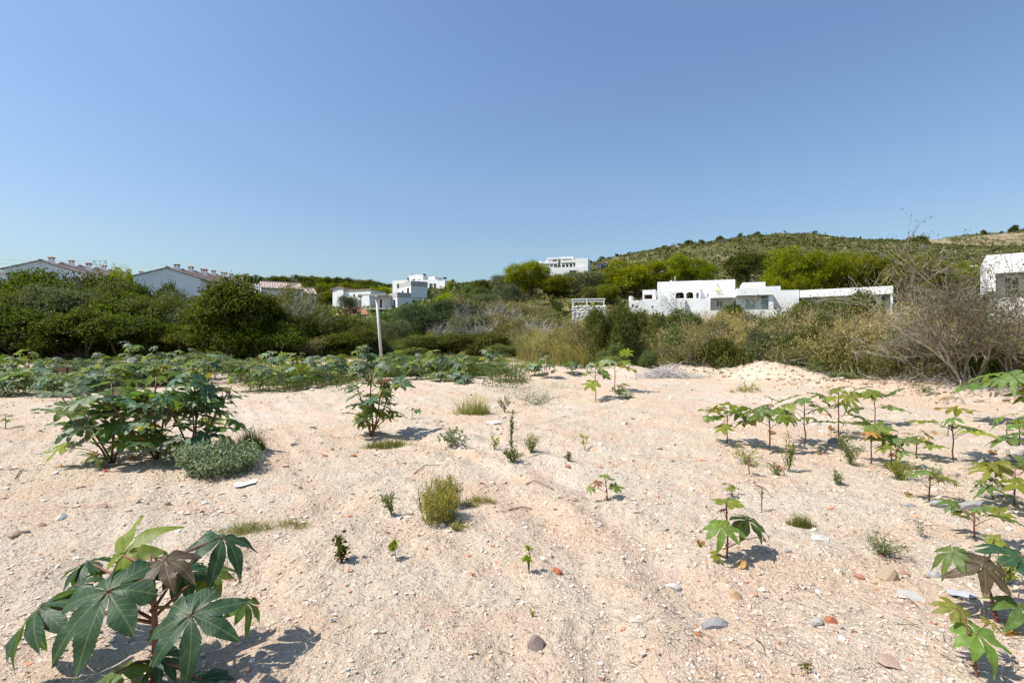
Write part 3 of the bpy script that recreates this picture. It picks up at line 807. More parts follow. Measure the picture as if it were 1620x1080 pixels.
def terrace(px, Y, ztop, axis, n, step, w, dep, grp, labels, shrink=0.):
    d = Vector((axis[0], axis[1])).normalized(); rz = math.atan2(-d.x, d.y)
    p = Vector(((px - 810) / F * Y, Y))
    for k in range(n):
        q = p + d * (dep * k)
        off = Vector((-d.y, d.x)) * (-.35 * (k % 2) * 0)
        row_house((q.x, q.y, ztop - 6.55 + step * k), rz, labels[k], grp, w, dep, chim=2 if k % 2 else 1, arch=(k == 0))
terrace(63, 75, 13.35, (-.34, .94), 6, .48, 8.4, 6.4, 'upper terrace of houses',
        ['blue shaded gable end house at the far left of the upper terrace'] + [ordinal(k) + ' house back from the gable in the upper terrace row' for k in range(1, 6)])
terrace(264, 74, 12.15, (-.27, .96), 6, .52, 8.6, 6.2, 'lower terrace of houses',
        ['white gable end house nearest the ivy mound with an arched side opening'] + [ordinal(k) + ' house back from the gable in the lower terrace row' for k in range(1, 6)])
# the lean-to house at the left edge and the mottled roofs beyond the ivy mound
p = gy(-8, 80); row_house((p.x, p.y, 13.0 - 6.6 - .6), R(12), 'lean roofed house end cut by the left edge', 'houses left of the ivy', 7.5, 6, name='terraced_house', chim=0, arch=False)
for k, (px, py, Y, w) in enumerate([(412, 447, 96, 7.5), (437, 455, 100, 7.5)]):
    q = ray(px, py, Y)
    row_house((q.x, q.y, q.z - 6.5), R(-62), ['mottled grey tiled roof house behind the ivy mound', 'lower mottled tiled roof house next to the twiggy trees'][k], 'mottled roof houses', w, 7, chim=0, canopy=False, arch=False)
q = ray(405, 447, 165); f = Fac(394, 165, -8, q.z - 6)
r_ = f.root('small_house', 'tiny pale house among the far pines left of centre')
block(r_, 0, 4.5, 0, 4, 0, 5.6, M['bluewhite'], [(.8, 1.6, 3.4, 4.6)])

# white gabled house on the slope
f = Fac(543, 138, -22, 9.6)
r_ = f.root('gabled_house', 'white house with a low gable and dark window above red earth')
X = f.x; Z = f.z
block(r_, 0.003, X(584), 0.6, 7, 0, Z(560, 459), M['white'], [(X(556.5), X(559.5), Z(558, 469.5), Z(558, 465)), (X(564), X(571), Z(567, 470), Z(567, 465.5))], name='wall')
Geo().box(-.1, X(585), .4, 7.2, Z(560, 459) + .004, Z(560, 459) + .22).build('roof', M['tile'], r_)
g = Geo(); w = 3.6; P = [(-w, -1.5), (0, -1.5), (0, Z(543, 455)), (-w * .45, Z(543, 454.2)), (-w, Z(526, 458))]
V = [(a, 0, b) for a, b in P] + [(a, 6, b) for a, b in P]
g.add(V, [(0, 1, 6, 5), (1, 2, 7, 6), (2, 3, 8, 7), (3, 4, 9, 8), (4, 0, 5, 9)], [(0, 2, 1), (0, 3, 2), (0, 4, 3), (5, 6, 7), (5, 7, 8), (5, 8, 9)])
g.build('gable_wall', M['white'], r_)
g = Geo()
zt, ze, zl = Z(543, 454.2), Z(526, 458), Z(543, 455)
g.add([(-w * .45, -.3, zt + .02), (-w * .45, 6.3, zt + .02), (.5, 6.3, zl - .1), (.5, -.3, zl - .1), (-w * .45, -.3, zt + .2), (-w * .45, 6.3, zt + .2), (.5, 6.3, zl + .08), (.5, -.3, zl + .08)], [(0, 1, 2, 3), (4, 7, 6, 5), (0, 3, 7, 4), (1, 5, 6, 2), (3, 2, 6, 7)])
g.add([(-w * .45, -.3, zt + .02), (-w * .45, 6.3, zt + .02), (-w - .5, 6.3, ze - .1), (-w - .5, -.3, ze - .1), (-w * .45, -.3, zt + .2), (-w * .45, 6.3, zt + .2), (-w - .5, 6.3, ze + .08), (-w - .5, -.3, ze + .08)], [(0, 3, 2, 1), (4, 5, 6, 7), (0, 4, 7, 3), (1, 2, 6, 5), (3, 7, 6, 2)])
g.build('gable_roof', M['tile'], r_)
Geo().box(-w - .9, -w - .003, 1, 3.2, Z(526, 474), Z(526, 473) + .02).build('balcony', M['concrete'], r_)
g = Geo()
for yy in (1.05, 3.05): g.box(-w - .85, -w - .72, yy, yy + .12, Z(526, 473) + .02, Z(526, 462))
g.build('balcony_post', M['brownwood'], r_)

# raw concrete house under construction
f = Fac(588, 118, -8, 8.2); X = f.x; Z = f.z
r_ = f.root('unfinished_house', 'grey unfinished concrete house with an open columned terrace')
zs0, zs1 = Z(600, 490), Z(600, 487.5)
Geo().box(X(572), X(629.5), -1.2, 8.6, zs0, zs1).build('terrace_slab', M['concrete'], r_)
Geo().box(X(588), X(628), 1.5, 8.4, -3, zs0 - .004).build('base_wall', M['block'], r_)
g = Geo().box(X(588.3), X(589.5), -1.1, -.9, -3, zs0 - .004); g.build('column', M['concrete'], r_)
zr0, zr1 = Z(590, 468), Z(590, 465.8)
for px in (573, 588, 602):
    c = X(px); Geo().box(c - .14, c + .14, -1.0, -.72, zs1 + .003, zr0 - .003).build('column', M['concrete'], r_)
Geo().box(X(588), X(613), -1.2, 7, zr0, zr1).build('roof_slab', M['concrete'], r_)
Geo().box(X(571.5), X(588) - .01, -1.2, -.9, zr0, zr1).build('roof_beam', M['concrete'], r_)
block(r_, X(591), X(613), 2.2, 6.9, zs1 + .003, zr0 - .003, M['plaster'], [(X(593), X(598.5), zs1 + .1, Z(595, 472))], roof=False)
# lower storey and the upper floor
x0, x1 = X(615), X(628.5)
f2 = Fac(628.5, f._at(628.5)[1], 33, f.z0); X2, Z2 = f2.x, f2.z
r2 = empty('storey', (f2.o.x - f.o.x, 0, 0)); COL.objects.unlink(r2); bpy.data.objects.remove(r2)
r2 = f2.root('unfinished_tower', 'two storey pale plaster block with grey blockwork parapets beside the columned terrace')
zl1 = Z2(629, 468.5)
block(r2, 0, X2(676), 0, 7.5, -3, zl1, M['plaster'], [(X2(652.5), X2(656), Z2(654, 481), Z2(654, 474)), (X2(664), X2(670.5), Z2(667, 480.5), Z2(667, 475.5))], [(1.2, 2.6, zs1 + .1, Z2(629, 473)), (4.2, 6.2, Z2(629, 483), Z2(629, 474))])
g = Geo(); zp = Z2(629, 462.2)
xm = X2(650)
panel(g, 0, xm, zl1 + .003, zp, 0, .2); panel(g, .2, 7.5, zl1 + .003, zp, 0, .2, (), 'y'); g.build('parapet', M['block'], r2)
zu = Z2(651, 452.3); zq = Z2(651, 444.3)
block(r2, xm + .01, X2(676) - .004, .004, 7.49, zl1 + .003, zu, M['plaster'], [(X2(651) + .3, X2(651) + .35, zl1 + 1, zl1 + 1.1)], [(1.0, 2.6, Z2(651, 463), Z2(651, 454.5)), (4.6, 5.8, Z2(651, 463), Z2(651, 456))], win=False, roof=True)
window(r2, (1.0, 2.6, Z2(651, 463), Z2(651, 454.5)), xm + .16, 'y', M['brownwood']); window(r2, (4.6, 5.8, Z2(651, 463), Z2(651, 456)), xm + .16, 'y', M['brownwood'])
g = Geo()
panel(g, xm, X2(676.5), zu + .003, zq, -.05, .2); panel(g, xm, X2(676.5), zu + .003, zq, 7.3, 7.55)
panel(g, .2, 7.3, zu + .003, zq, xm, xm + .22, (), 'y'); panel(g, .2, 7.3, zu + .003, zq, X2(676.5) - .22, X2(676.5), (), 'y')
g.build('roof_parapet', M['block'], r2)
Geo().box(-.06, X2(676) + .05, -.06, 7.55, zl1 - .22, zl1 - .02).build('floor_band', M['concrete'], r2)
# red earth bank in front of the gabled house
g = Geo(); n = 22
uu, vv = np.meshgrid(np.linspace(0, 1, n), np.linspace(0, 1, 12), indexing='ij')
pxs = 526 + uu * 64; Ys = 110 + vv * 20; xs = (pxs - 810) / F * Ys
zz = H(xs, Ys) + 1.7 * np.sin(uu * np.pi) * np.sin(vv * np.pi) + .1 * sines(51, 3)(xs, Ys) * np.sin(uu * np.pi) - .4 * (1 - np.minimum(1, 6 * np.minimum(np.minimum(uu, 1 - uu), np.minimum(vv, 1 - vv))))
i = np.arange(n - 1)[:, None] * 12; j = np.arange(11)[None]
g.add(np.stack([xs, Ys, zz], -1).reshape(-1, 3), np.stack([i + j, i + 12 + j, i + 13 + j, i + j + 1], -1).reshape(-1, 4))
tag(g.build('earth_bank', M['redearth'], None, True), kind='structure')

# white cubic house on the slope behind
f = Fac(621, 168, -22, 17.2); X = f.x; Z = f.z
r_ = f.root('cubic_house', 'white cubic modern house with black chimney caps on the slope')
block(r_, 0, X(645), 0, 7, -3, Z(630, 443.5), M['white'], [(X(628), X(633), Z(630, 456), Z(630, 449))])
block(r_, X(642), X(664), 2, 8, Z(650, 446), Z(650, 433.5), M['white'], [(X(647), X(651.5), Z(650, 443.6), Z(650, 440.2)), (X(657), X(659), Z(658, 443), Z(658, 440.2))], name='upper_wall', roof=False)
Geo().box(X(642) + .25, X(664) - .25, 2.25, 7.75, Z(650, 433.5) - .4, Z(650, 433.5) - .2).build('upper_roof', M['concrete'], r_)
block(r_, X(664) + .004, X(679), 3.5, 8, Z(670, 446), Z(670, 435.5), M['bluewhite'], name='side_wall')  # shaded side of the upper cube, its cooler tone put into the colour
block(r_, X(645) + .004, X(690), .8, 7.5, -3, Z(668, 442.5), M['white'], [(X(677), X(682.5), Z(680, 457), Z(680, 448)), (X(684), X(689), Z(686, 457), Z(686, 448))], name='right_wall')
block(r_, X(690) + .004, X(704), 0, 7, -3, Z(697, 444), M['white'], name='end_wall')
for (px, py, yy) in ((644.5, 432.5, 2.5), (663, 431.5, 2.6), (638, 438.5, 3), (698, 437.5, 2)):
    c = X(px); zt = Z(px, py)
    ch = Geo().box(c - .28, c + .28, yy, yy + .56, Z(px, 447), zt - .5).build('chimney', M['white'], r_)
    Geo().box(c - .45, c + .45, yy - .15, yy + .7, zt - .48, zt).build('cap', M['black'], ch)

# villa under construction high on the hill
f = Fac(881, 168, -14, 22.0); X = f.x; Z = f.z
r_ = f.root('hill_villa', 'large white terraced villa with open columns high on the hill')
yb = 9
zb1 = Z(881, 423)
block(r_, X(865), X(930), 0, yb, -4, zb1, M['white'], [(X(901), X(911), Z(905, 432), Z(905, 427.5))], name='base_wall', win=False)
block(r_, X(910), X(930) + .003, .3, yb, zb1 + .003, Z(920, 408), M['white'], name='end_wall', parapet=.3)
Geo().box(X(887), X(910) - .003, .3, yb, Z(898, 415), Z(898, 411)).build('balcony_slab', M['white'], r_)
Geo().box(X(884), X(910) - .003, 3.2, yb, zb1 + .003, Z(898, 415) - .003).build('back_wall', M['plaster'], r_)
for px in (888, 894, 900, 906): 
    c = X(px); Geo().box(c - .16, c + .16, .5, .82, zb1 + .003, Z(898, 415) - .003).build('column', M['white'], r_)
for k, px in enumerate((886.5, 891, 896, 903)):
    c = X(px, 3); window(r_, (c - .55, c + .55, zb1 + .15, Z(898, 417)), 3.17, 'x')
zp0, zp1 = Z(885, 408), Z(885, 405.3)
for px in (866, 882, 888, 906):
    c = X(px, 2); Geo().box(c - .18, c + .18, 1.8, 2.2, Z(885, 420) if px > 880 else zb1 - 1, zp0 - .003).build('column', M['white'], r_)
Geo().box(X(865, 2), X(907, 2), 1.7, 6.5, zp0, zp1).build('roof_slab', M['white'], r_)
Geo().box(X(872, 2), X(884, 2), 5, 6.4, zb1, zp0 - .003).build('upper_back_wall', M['plaster'], r_)
Geo().box(X(850), X(865) - .003, 2, yb, -4, Z(858, 424)).build('side_terrace', M['white'], r_)
Geo().box(X(850), X(881), 1.5, yb - .3, Z(862, 416), Z(862, 413.5)).build('side_roof', M['white'], r_)
for px in (851.5, 857, 862, 868, 874):
    c = X(px); Geo().box(c - .15, c + .15, 1.7, 2.0, Z(862, 424) + .003, Z(862, 416) - .003).build('column', M['white'], r_)
for px in range(852, 876, 5):
    c = X(px); Geo().box(c - .2, c + .2, 2.4, 2.8, Z(862, 413.5), Z(862, 410 + (px % 3))).build('roof_stub', M['white'], r_)
for px in range(912, 931, 4):
    c = X(px); Geo().box(c - .08, c + .08, -.02, .14, zb1 + .003, Z(920, 419)).build('railing_post', M['white'], r_)

# dark blue site vehicle parked beside the hill villa
p = ray(957, 431.5, 182); p.z = gz(p.x, p.y)
tr = tag(empty('site_truck', p, R(8)), 'dark blue truck parked end-on beside the hill villa', 'truck')
Geo().box(-1.25, 1.25, 0, 4.4, .85, 2.3).build('load_box', M['bluepaint'], tr)
Geo().box(-1.05, 1.05, 4.43, 6.0, .8, 2.9).build('cab', M['bluepaint'], tr)
Geo().box(-.5, .5, .3, 1.6, 2.303, 2.9).build('roof_load', M['greymetal'], tr)
Geo().box(-.7, .7, -.03, -.003, 1.75, 1.9).build('reflector_strip', M['paper'], tr)
Geo().box(-.9, .9, .1, 4.2, .45, .847).build('chassis', M['yellowpaint'], tr)
for sx in (-1, 1):
    for yy in (.9, 5.0):
        w = Geo(); w.tube([(sx * 1.12 - .14, yy, .48), (sx * 1.12 + .14, yy, .48)], [.48, .48], 16); wo = w.build('wheel', M['rubber'], tr)
        h = Geo(); h.tube([(sx * 1.12 - .15, yy, .48), (sx * 1.12 + .15, yy, .48)], [.22, .22], 12); h.build('rim', M['greymetal'], wo)

# pergola on its whitewashed rubble wall
f = Fac(904, 54, -9, 1.5); X = f.x; Z = f.z
r_ = f.root('rubble_wall', 'rough whitewashed rubble retaining wall below the white pergola', 'wall')
rw = np.random.default_rng(3); zt = Z(906, 487)
wx1 = X(956)
Geo().box(.06, wx1 - .06, .1, .8, -2, zt - .05).build('core', M['rubble_white'], r_)
z = -1.; row = 0
SM = [stone_mesh(200 + k, 1, 1.) for k in range(4)]
while z < zt - .05:
    hh = rw.uniform(.22, .34); x = rw.uniform(-.1, .1)
    while x < wx1:
        ww = rw.uniform(.28, .55)
        o = obj('stone', SM[rw.integers(4)], r_, (x + ww / 2, .1 + rw.uniform(-.03, .03), z + hh / 2 + rw.uniform(-.05, .05)), (0, rw.uniform(-.5, .5), 0), (ww * .62, .075, hh * .72 * rw.uniform(.7, 1.2)), tuple(np.array((.76, .72, .64)) * rw.uniform(.82, 1.08)))
        x += ww
    z += hh
f_ = f.root('pergola', 'slender white metal pergola frame standing on the rubble wall', 'pergola'); f_.location.z = 1.5 + zt
hp = Z(906, 474) - zt; xb = X(957)
for (a, b) in ((.1, .25), (X(928), .25), (xb - .1, .25), (.1, 3.6), (X(928), 3.6), (xb - .1, 3.6)):
    Geo().box(a - .045, a + .045, b - .045, b + .045, -.1 if b < 1 else -1.5, hp).build('post', M['whitemetal'], f_)
for b in (.25, 3.6): Geo().box(-.05, xb + .05, b - .05, b + .05, hp + .003, hp + .12).build('beam', M['whitemetal'], f_)
for a in np.linspace(.02, xb - .1, 9): Geo().box(a, a + .06, .31, 3.54, hp + .02, hp + .1).build('rafter', M['whitemetal'], f_)

# white villa on the right
f = Fac(995, 64, -20, 3.3); X = f.x; Z = f.z
f.n = Vector((-math.sin(f.a), math.cos(f.a)))
r_ = f.root('white_villa', 'long white villa of stacked cubes with arched openings and a shaded glazed front')
arch = []
block(r_, 0, X(1084), 0, 4, -3, Z(1040, 474), M['white'], [(X(999.5), X(1002.5), Z(1000, 486), Z(1000, 481)), (X(1006), X(1009), Z(1007, 487), Z(1007, 483)), (X(1031), X(1033), Z(1032, 487), Z(1032, 484))], name='terrace_wall')
block(r_, X(1015), X(1036), 1.2, 4.6, Z(1030, 474) + .003, Z(1026, 457), M['white'], [(X(1018.5, 1.2), X(1032, 1.2), Z(1025, 473, 1.2), Z(1025, 466, 1.2))], right=[(2.0, 3.4, Z(1036, 472.5), Z(1036, 466.5))], name='turret_wall', win=False)
for (a, b, c, d, ax, at) in ((X(1018.5, 1.2), X(1032, 1.2), Z(1025, 473, 1.2), Z(1025, 466, 1.2), 'x', 1.4),):
    Geo().box(a, b, 2.4, 2.5, c, d).build('brown_recess', M['brownwood'], r_)
Geo().box(X(1036) - .4, X(1036) - .3, 2.0, 3.4, Z(1036, 472.5), Z(1036, 466.5)).build('pane', M['glass'], r_)
g = Geo(); c = X(997.5); g.tube([(c, .6, Z(997, 474) - .2), (c, .6, Z(997, 468))], [.28, .28], 10); g.build('round_pillar', M['white'], r_)
# rear main volume
zt = Z(1040, 450.3, 5); zt2 = Z(1160, 443.2, 5)
block(r_, X(1040, 5), X(1112, 5), 5, 12, -1, zt + .35, M['white'], [(X(1069, 5), X(1082, 5), Z(1075, 472, 5), Z(1075, 462.5, 5)), (X(1085.5, 5), X(1097, 5), Z(1090, 472, 5), Z(1090, 462, 5))], name='rear_wall', win=False)
Geo().box(X(1069, 5), X(1097, 5), 7.2, 7.3, Z(1080, 474, 5), Z(1080, 461, 5)).build('back_panel', M['brownwood'], r_)
for (u0, u1) in ((1069, 1082), (1085.5, 1097)):
    a, b = X(u0, 5), X(u1, 5); zc = Z((u0 + u1) / 2, 465, 5); zt_ = Z((u0 + u1) / 2, 462, 5) + .05; g = Geo(); m = 10
    for k in range(m):
        t0, t1 = k / m, (k + 1) / m; za, zb_ = zc + (zt_ - zc) * math.sin(math.pi * t0), zc + (zt_ - zc) * math.sin(math.pi * t1)
        xa, xb_ = a + (b - a) * t0, a + (b - a) * t1
        g.add([(xa, 5.03, za), (xb_, 5.03, zb_), (xb_, 5.03, zt_ + .02), (xa, 5.03, zt_ + .02), (xa, 5.2, za), (xb_, 5.2, zb_), (xb_, 5.2, zt_ + .02), (xa, 5.2, zt_ + .02)], [(0, 1, 2, 3), (4, 7, 6, 5), (0, 4, 5, 1)])
    g.build('arch_head', M['white'], r_)
block(r_, X(1099, 4), X(1108, 4), 3.8, 4.99, -1, Z(1103, 453.5, 4), M['white'], [(X(1100.5, 3.8), X(1106, 3.8), Z(1103, 472, 3.8), Z(1103, 463, 3.8))], name='porch_block', win=False)
block(r_, X(1112, 5) + .004, X(1163, 5), 5, 12.5, -1, zt2 + .1, M['white'], [(X(1119, 5), X(1121, 5), Z(1120, 470, 5), Z(1120, 464, 5))], name='tall_wall')
block(r_, X(1084) + .004, X(1124), .4, 4.6, -3, Z(1105, 472.5), M['white'], name='lower_wall')
# shaded front set under the overhanging parapet
block(r_, X(1124) + .004, X(1163), 2.6, 4.99, -3, Z(1145, 470, 2.6), M['white'], [(X(1134.5, 2.6), X(1137.5, 2.6), Z(1136, 484.5, 2.6), Z(1136, 476, 2.6)), (X(1139.5, 2.6), X(1142, 2.6), Z(1141, 484.5, 2.6), Z(1141, 476, 2.6))], name='shaded_wall')
Geo().box(X(1122), X(1163), .7, 5.0, Z(1140, 470.2), Z(1140, 470.2) + .35).build('overhang', M['white'], r_)
chx = X(1062, 6); g = Geo(); g.tube([(chx, 6.4, zt), (chx, 6.4, Z(1062, 443.5, 6))], [.2, .2], 10); g.build('chimney', M['white'], r_)
fu = Fac(1084, 64, -20, 3.3)
# right wing
x0, x1 = X(1165), X(1224)
block(r_, x0, x1, -.3, 6, Z(1195, 467), Z(1195, 455.5), M['white'], name='wing_parapet', roof=True, parapet=.5)
block(r_, X(1175, 2), X(1211, 2), 2, 6.5, Z(1195, 456, 2), Z(1195, 446.3, 2), M['white'], name='wing_upper_wall')
block(r_, x0 + .05, x1 - 1.2, 1.2, 5.8, -3, Z(1195, 467) - .004, M['white'], [(X(1179, 1.2), X(1196, 1.2), Z(1188, 492, 1.2), Z(1188, 472, 1.2)), (X(1204, 1.2), X(1216, 1.2), Z(1210, 492, 1.2), Z(1210, 472, 1.2))], name='wing_wall', win=False)
for h in [(X(1179, 1.2), X(1196, 1.2), Z(1188, 492, 1.2), Z(1188, 472, 1.2)), (X(1204, 1.2), X(1216, 1.2), Z(1210, 492, 1.2), Z(1210, 472, 1.2))]: window(r_, h, 1.35, 'x', M['whitemetal'], M['teal'])
Geo().box(x1 - .5, x1 - .02, 0, .5, -3, Z(1195, 467) - .004).build('corner_pillar', M['white'], r_)
Geo().box(X(1100), X(1245), -2.4, -2.1, -3, Z(1170, 492)).build('garden_wall', M['white'], r_)
Geo().box(X(1224, 3) + .01, X(1264, 3), 3, 3.3, -3, Z(1240, 459, 3)).build('link_wall', M['white'], r_)
Geo().box(X(1212, 4), X(1240, 4), 6.6, 9, Z(1220, 470, 6), Z(1220, 452, 6)).build('rear_block', M['white'], r_)
for k_, px_ in enumerate((1120, 1150, 1190)):
    Geo().tube([(X(px_, 7), 7, Z(px_, 455, 7)), (X(px_, 7), 7, Z(px_, 440 - 3 * (k_ % 2), 7))], .035, 5).build('aerial', M['greymetal'], r_)
# pale yellow wall ornament with a flared body on the tall wall
lm = tag(empty('wall_lamp', Vector((0, 0, 0))), 'pale yellow flared lamp on the tall villa wall', 'lamp')
cx = X(1135.5, 5); zc0, zc1, zc2 = Z(1135, 461, 5), Z(1135, 454, 5), Z(1135, 451, 5)
mw = Matrix.Translation(Vector((f.o.x, f.o.y, f.z0))) @ Matrix.Rotation(f.a, 4, 'Z')
lm.matrix_world = mw @ Matrix.Translation(Vector((cx, 4.4, zc0)))
g = Geo(); hh = zc1 - zc0; g.tube([(0, 0, 0), (0, 0, hh * .18), (0, 0, hh * .5), (0, 0, hh)], [.62, .42, .22, .09], 16); g.build('shade', M['paleyellow'], lm, True)
g = Geo(); g.tube([(0, 0, hh), (0, 0, zc2 - zc0), (0, .62, zc2 - zc0)], [.06, .06, .06], 8); g.build('bracket', M['tilebrown'], lm)
# thin post behind the villa roof
p = ray(1068, 452, 78); up = tag(Geo().tube([(0, 0, -4), (0, 0, ray(1068, 437, 78).z - p.z)], [.13, .11], 8).build('utility_pole', M['concrete'], None, loc=p), 'short grey post rising behind the white villa roof', 'pole')

# annex with a long white parapet
f = Fac(1434, 47, -151, 2.6); X = f.x; Z = f.z
f = Fac(1265, 60, -35, 2.6); X = f.x; Z = f.z
r_ = f.root('annex_house', 'low white annex with a long parapet right of the villa')
block(r_, 0, X(1413), 0, 6, Z(1340, 467.5), Z(1340, 455.5), M['white'], name='parapet_wall', parapet=.4)
block(r_, .3, X(1395), 1.4, 5.7, -3, Z(1340, 467.5) - .004, M['white'], [(X(1300, 1.4), X(1325, 1.4), Z(1310, 492, 1.4), Z(1310, 474, 1.4)), (X(1350, 1.4), X(1380, 1.4), Z(1365, 495, 1.4), Z(1365, 474, 1.4))], name='recessed_wall')
Geo().box(X(1409), X(1413) - .02, .1, .6, -3, Z(1340, 467.5) - .004).build('corner_pillar', M['white'], r_)
Geo().box(X(1413) - .6, X(1413) - .05, 5.2, 5.9, -3, Z(1340, 467.5) - .004).build('corner_pillar', M['white'], r_)
Geo().box(X(1385), X(1432), -1.6, -1.3, -3, Z(1410, 495)).build('garden_wall', M['white'], r_)

# white house cut by the right edge
f = Fac(1560, 36, -40, 1.5); X = f.x; Z = f.z
r_ = f.root('edge_house', 'tall white house behind the bare branched bush at the right edge')
block(r_, 0, 9, 0, 7, Z(1580, 432), Z(1580, 402.5), M['white'], name='upper_wall')
block(r_, 0.003, X(1575), .003, 7, Z(1580, 460), Z(1580, 432) - .003, M['white'], name='pier_wall', roof=False)
block(r_, X(1575), 8.9, 2.2, 6.9, Z(1580, 470), Z(1580, 432) - .003, M['bluewhite'], [(X(1590, 2.2), X(1612, 2.2), Z(1600, 466, 2.2), Z(1600, 440, 2.2))], name='loggia_wall', roof=False)
block(r_, X(1572), 9, .3, 7, -2, Z(1600, 470) - .003, M['white'], name='lower_wall')

# ------------------------------------------------------------------ poles and lines
p = gp(604, 563)
Yp = 37.; b0 = gy(604, Yp); top = ray(595.5, 468, Yp)
pole = tag(empty('concrete_pole', b0), 'leaning pale concrete pole standing in front of the thicket', 'pole')
d = top - b0
Geo().tube([(0, 0, -.3), tuple(d * .5), tuple(d)], [.115, .10, .085], 10).build('shaft', plain_mat('pale_concrete', (.62, .60, .57), .85, .08, 2, .2, 15), pole, True)
Geo().box(d.x - .1, d.x + .2, -.22, -.1, d.z - .28, d.z - .05).build('bracket', M['greymetal'], pole)
q = ray(158, 440, 190)
py_ = tag(empty('lattice_pylon', (q.x, q.y, q.z)), 'small lattice electricity pylon behind the upper terrace roofs', 'pylon')
s = 190 / F; topz = 28 * s
def bars(name, L, r=.12):
    L = np.array(L, float); Geo().segs(L[:, 0], L[:, 1], r, r, 4).build(name, M['greymetal'], py_)
w0, w1 = .9, .35
legs = [[(sx * w0, sy * w0, -8), (sx * w1, sy * w1, topz - 3.5)] for sx in (-1, 1) for sy in (-1, 1)]
bars('mast_frame', legs + [[(-w0 + .2, -w0 + .2, -8 + 2 * k), (w0 - .2, w0 - .2, -6 + 2 * k)] for k in range(5)] + [[(w0 - .2, -w0 + .2, -8 + 2 * k), (-w0 + .2, w0 - .2, -6 + 2 * k)] for k in range(5)])
bars('cross_arm', [[(0, 0, topz - 3.5), (-2.2, 0, topz)], [(0, 0, topz - 3.5), (2.2, 0, topz)], [(-2.2, 0, topz), (2.2, 0, topz)], [(-2.6, 0, topz - 1.6), (2.6, 0, topz - 1.6)], [(-2.2, 0, topz), (-2.6, 0, topz - 1.6)], [(2.2, 0, topz), (2.6, 0, topz - 1.6)], [(0, 0, topz - 3.5), (0, 0, topz)]], .1)
for k, dz in enumerate((0, -.8, -1.6)):
    a = Vector((q.x - 2.2, q.y, q.z + topz + dz)); b = ray(-120, 396 + 10 * k, 150)
    P = [a + (b - a) * t - Vector((0, 0, 6 * t * (1 - t))) for t in np.linspace(0, 1, 14)]
    tag(Geo().tube(P, .022, 4).build('power_line', M['greymetal']), ['topmost', 'middle', 'lowest'][k] + ' thin power line crossing the sky at the left edge', 'power line', 'power lines at the left')

# ------------------------------------------------------------------ vegetation generators
def crown_pts(r, lobes, n, clump=24, shell=.3, down=.25, spread=.2):
    """leaf positions and outward directions spread through the shell of several ellipsoidal lobes, gathered into clumps"""
    C = np.array([l[0] for l in lobes], float); S = np.array([l[1] for l in lobes], float)
    area = (S[:, 0] * S[:, 1] + S[:, 0] * S[:, 2] + S[:, 1] * S[:, 2]); p = area / area.sum()
    m = max(4, n // clump)
    k = r.choice(len(lobes), m * 2, p=p)
    u = r.normal(size=(m * 2, 3)); u /= np.linalg.norm(u, axis=1, keepdims=True)
    u[:, 2] = np.where(u[:, 2] < -down, -u[:, 2], u[:, 2])
    rad = 1 - shell * r.uniform(0, 1, (m * 2, 1)) ** 1.3 + .10 * r.normal(size=(m * 2, 1))
    P = C[k] + u * S[k] * rad
    ins = np.zeros(len(P), bool)
    for c, s in zip(C, S):
        ins |= (np.linalg.norm((P - c) / s, axis=1) < .62)
    ok = ~ins & (P[:, 2] > .02)
    P, u, k = P[ok][:m], u[ok][:m], k[ok][:m]
    m = len(P)
    i = r.integers(0, m, n)
    rr = np.mean(S[k[i]], axis=1, keepdims=True) * spread
    Q = P[i] + r.normal(size=(n, 3)) * rr * np.array([1, 1, .7])
    Q[:, 2] = np.maximum(Q[:, 2], .02)
    return Q, u[i]

def limb_segs(r, lobes, base_r, trunk=None, sub=3):
    g = Geo()
    for c, s in lobes:
        c = np.array(c, float)
        a = np.array([c[0] * .12, c[1] * .12, 0.]) if trunk is None else np.array(trunk, float)
        mid = (a + c) / 2 + np.array([*(r.normal(0, .08, 2) * np.linalg.norm(c - a)), -.05 * np.linalg.norm(c - a)])
        g.tube([a, mid, c], [base_r, base_r * .6, base_r * .25], 5, False)
        for k in range(sub):
            u = r.normal(size=3); u /= np.linalg.norm(u); e = c + u * np.array(s) * .8
            g.tube([c, (c + e) / 2 + r.normal(0, .05, 3) * s, e], [base_r * .3, base_r * .2, base_r * .06], 4, False)
    return g

class Proto: pass
def make_proto(name, seed, lobes, n, L, W, mat, stemmat, w, h, base_r=.06, trunk=None, up=.35, clump=24, spread=.2, shell=.3, stems='stem', fol='foliage', sub=3, trunk_pts=None):
    r = np.random.default_rng(seed)
    P, U = crown_pts(r, lobes, n, clump, shell, spread=spread)
    N = U * .8 + np.array([0, 0, up]) + r.normal(0, .55, P.shape)
    D = r.normal(size=P.shape) + U * .5
    g = Geo(); g.diamonds(P, D, N, L * r.uniform(.65, 1.3, len(P)), W * r.uniform(.7, 1.25, len(P)))
    p = Proto(); p.name = name; p.w = float(np.percentile(np.abs(P[:, :2]), 96)) * 2; p.h = float(np.percentile(P[:, 2], 99))
    p.fol = g.mesh(fol, mat)
    s = limb_segs(r, lobes, base_r, trunk, sub)
    if trunk_pts is not None: s.tube(trunk_pts[0], trunk_pts[1], 8, False)
    p.stem = s.mesh(stems, stemmat, True)
    p.fn, p.sn = fol, stems
    return p

def lobes_dome(seed, n, w, h, low=.25, rad=.42):
    r = np.random.default_rng(seed); L = []
    for k in range(n):
        a = r.uniform(0, 6.28); q = math.sqrt(r.uniform()) * .62; z = r.uniform(low, .78 - .35 * q)
        s = r.uniform(.75, 1.2) * rad * (1 - .3 * q)
        L.append(((math.cos(a) * q * w / 2, math.sin(a) * q * w / 2, z * h), (s * w / 2, s * w / 2, s * h * .62)))
    return L

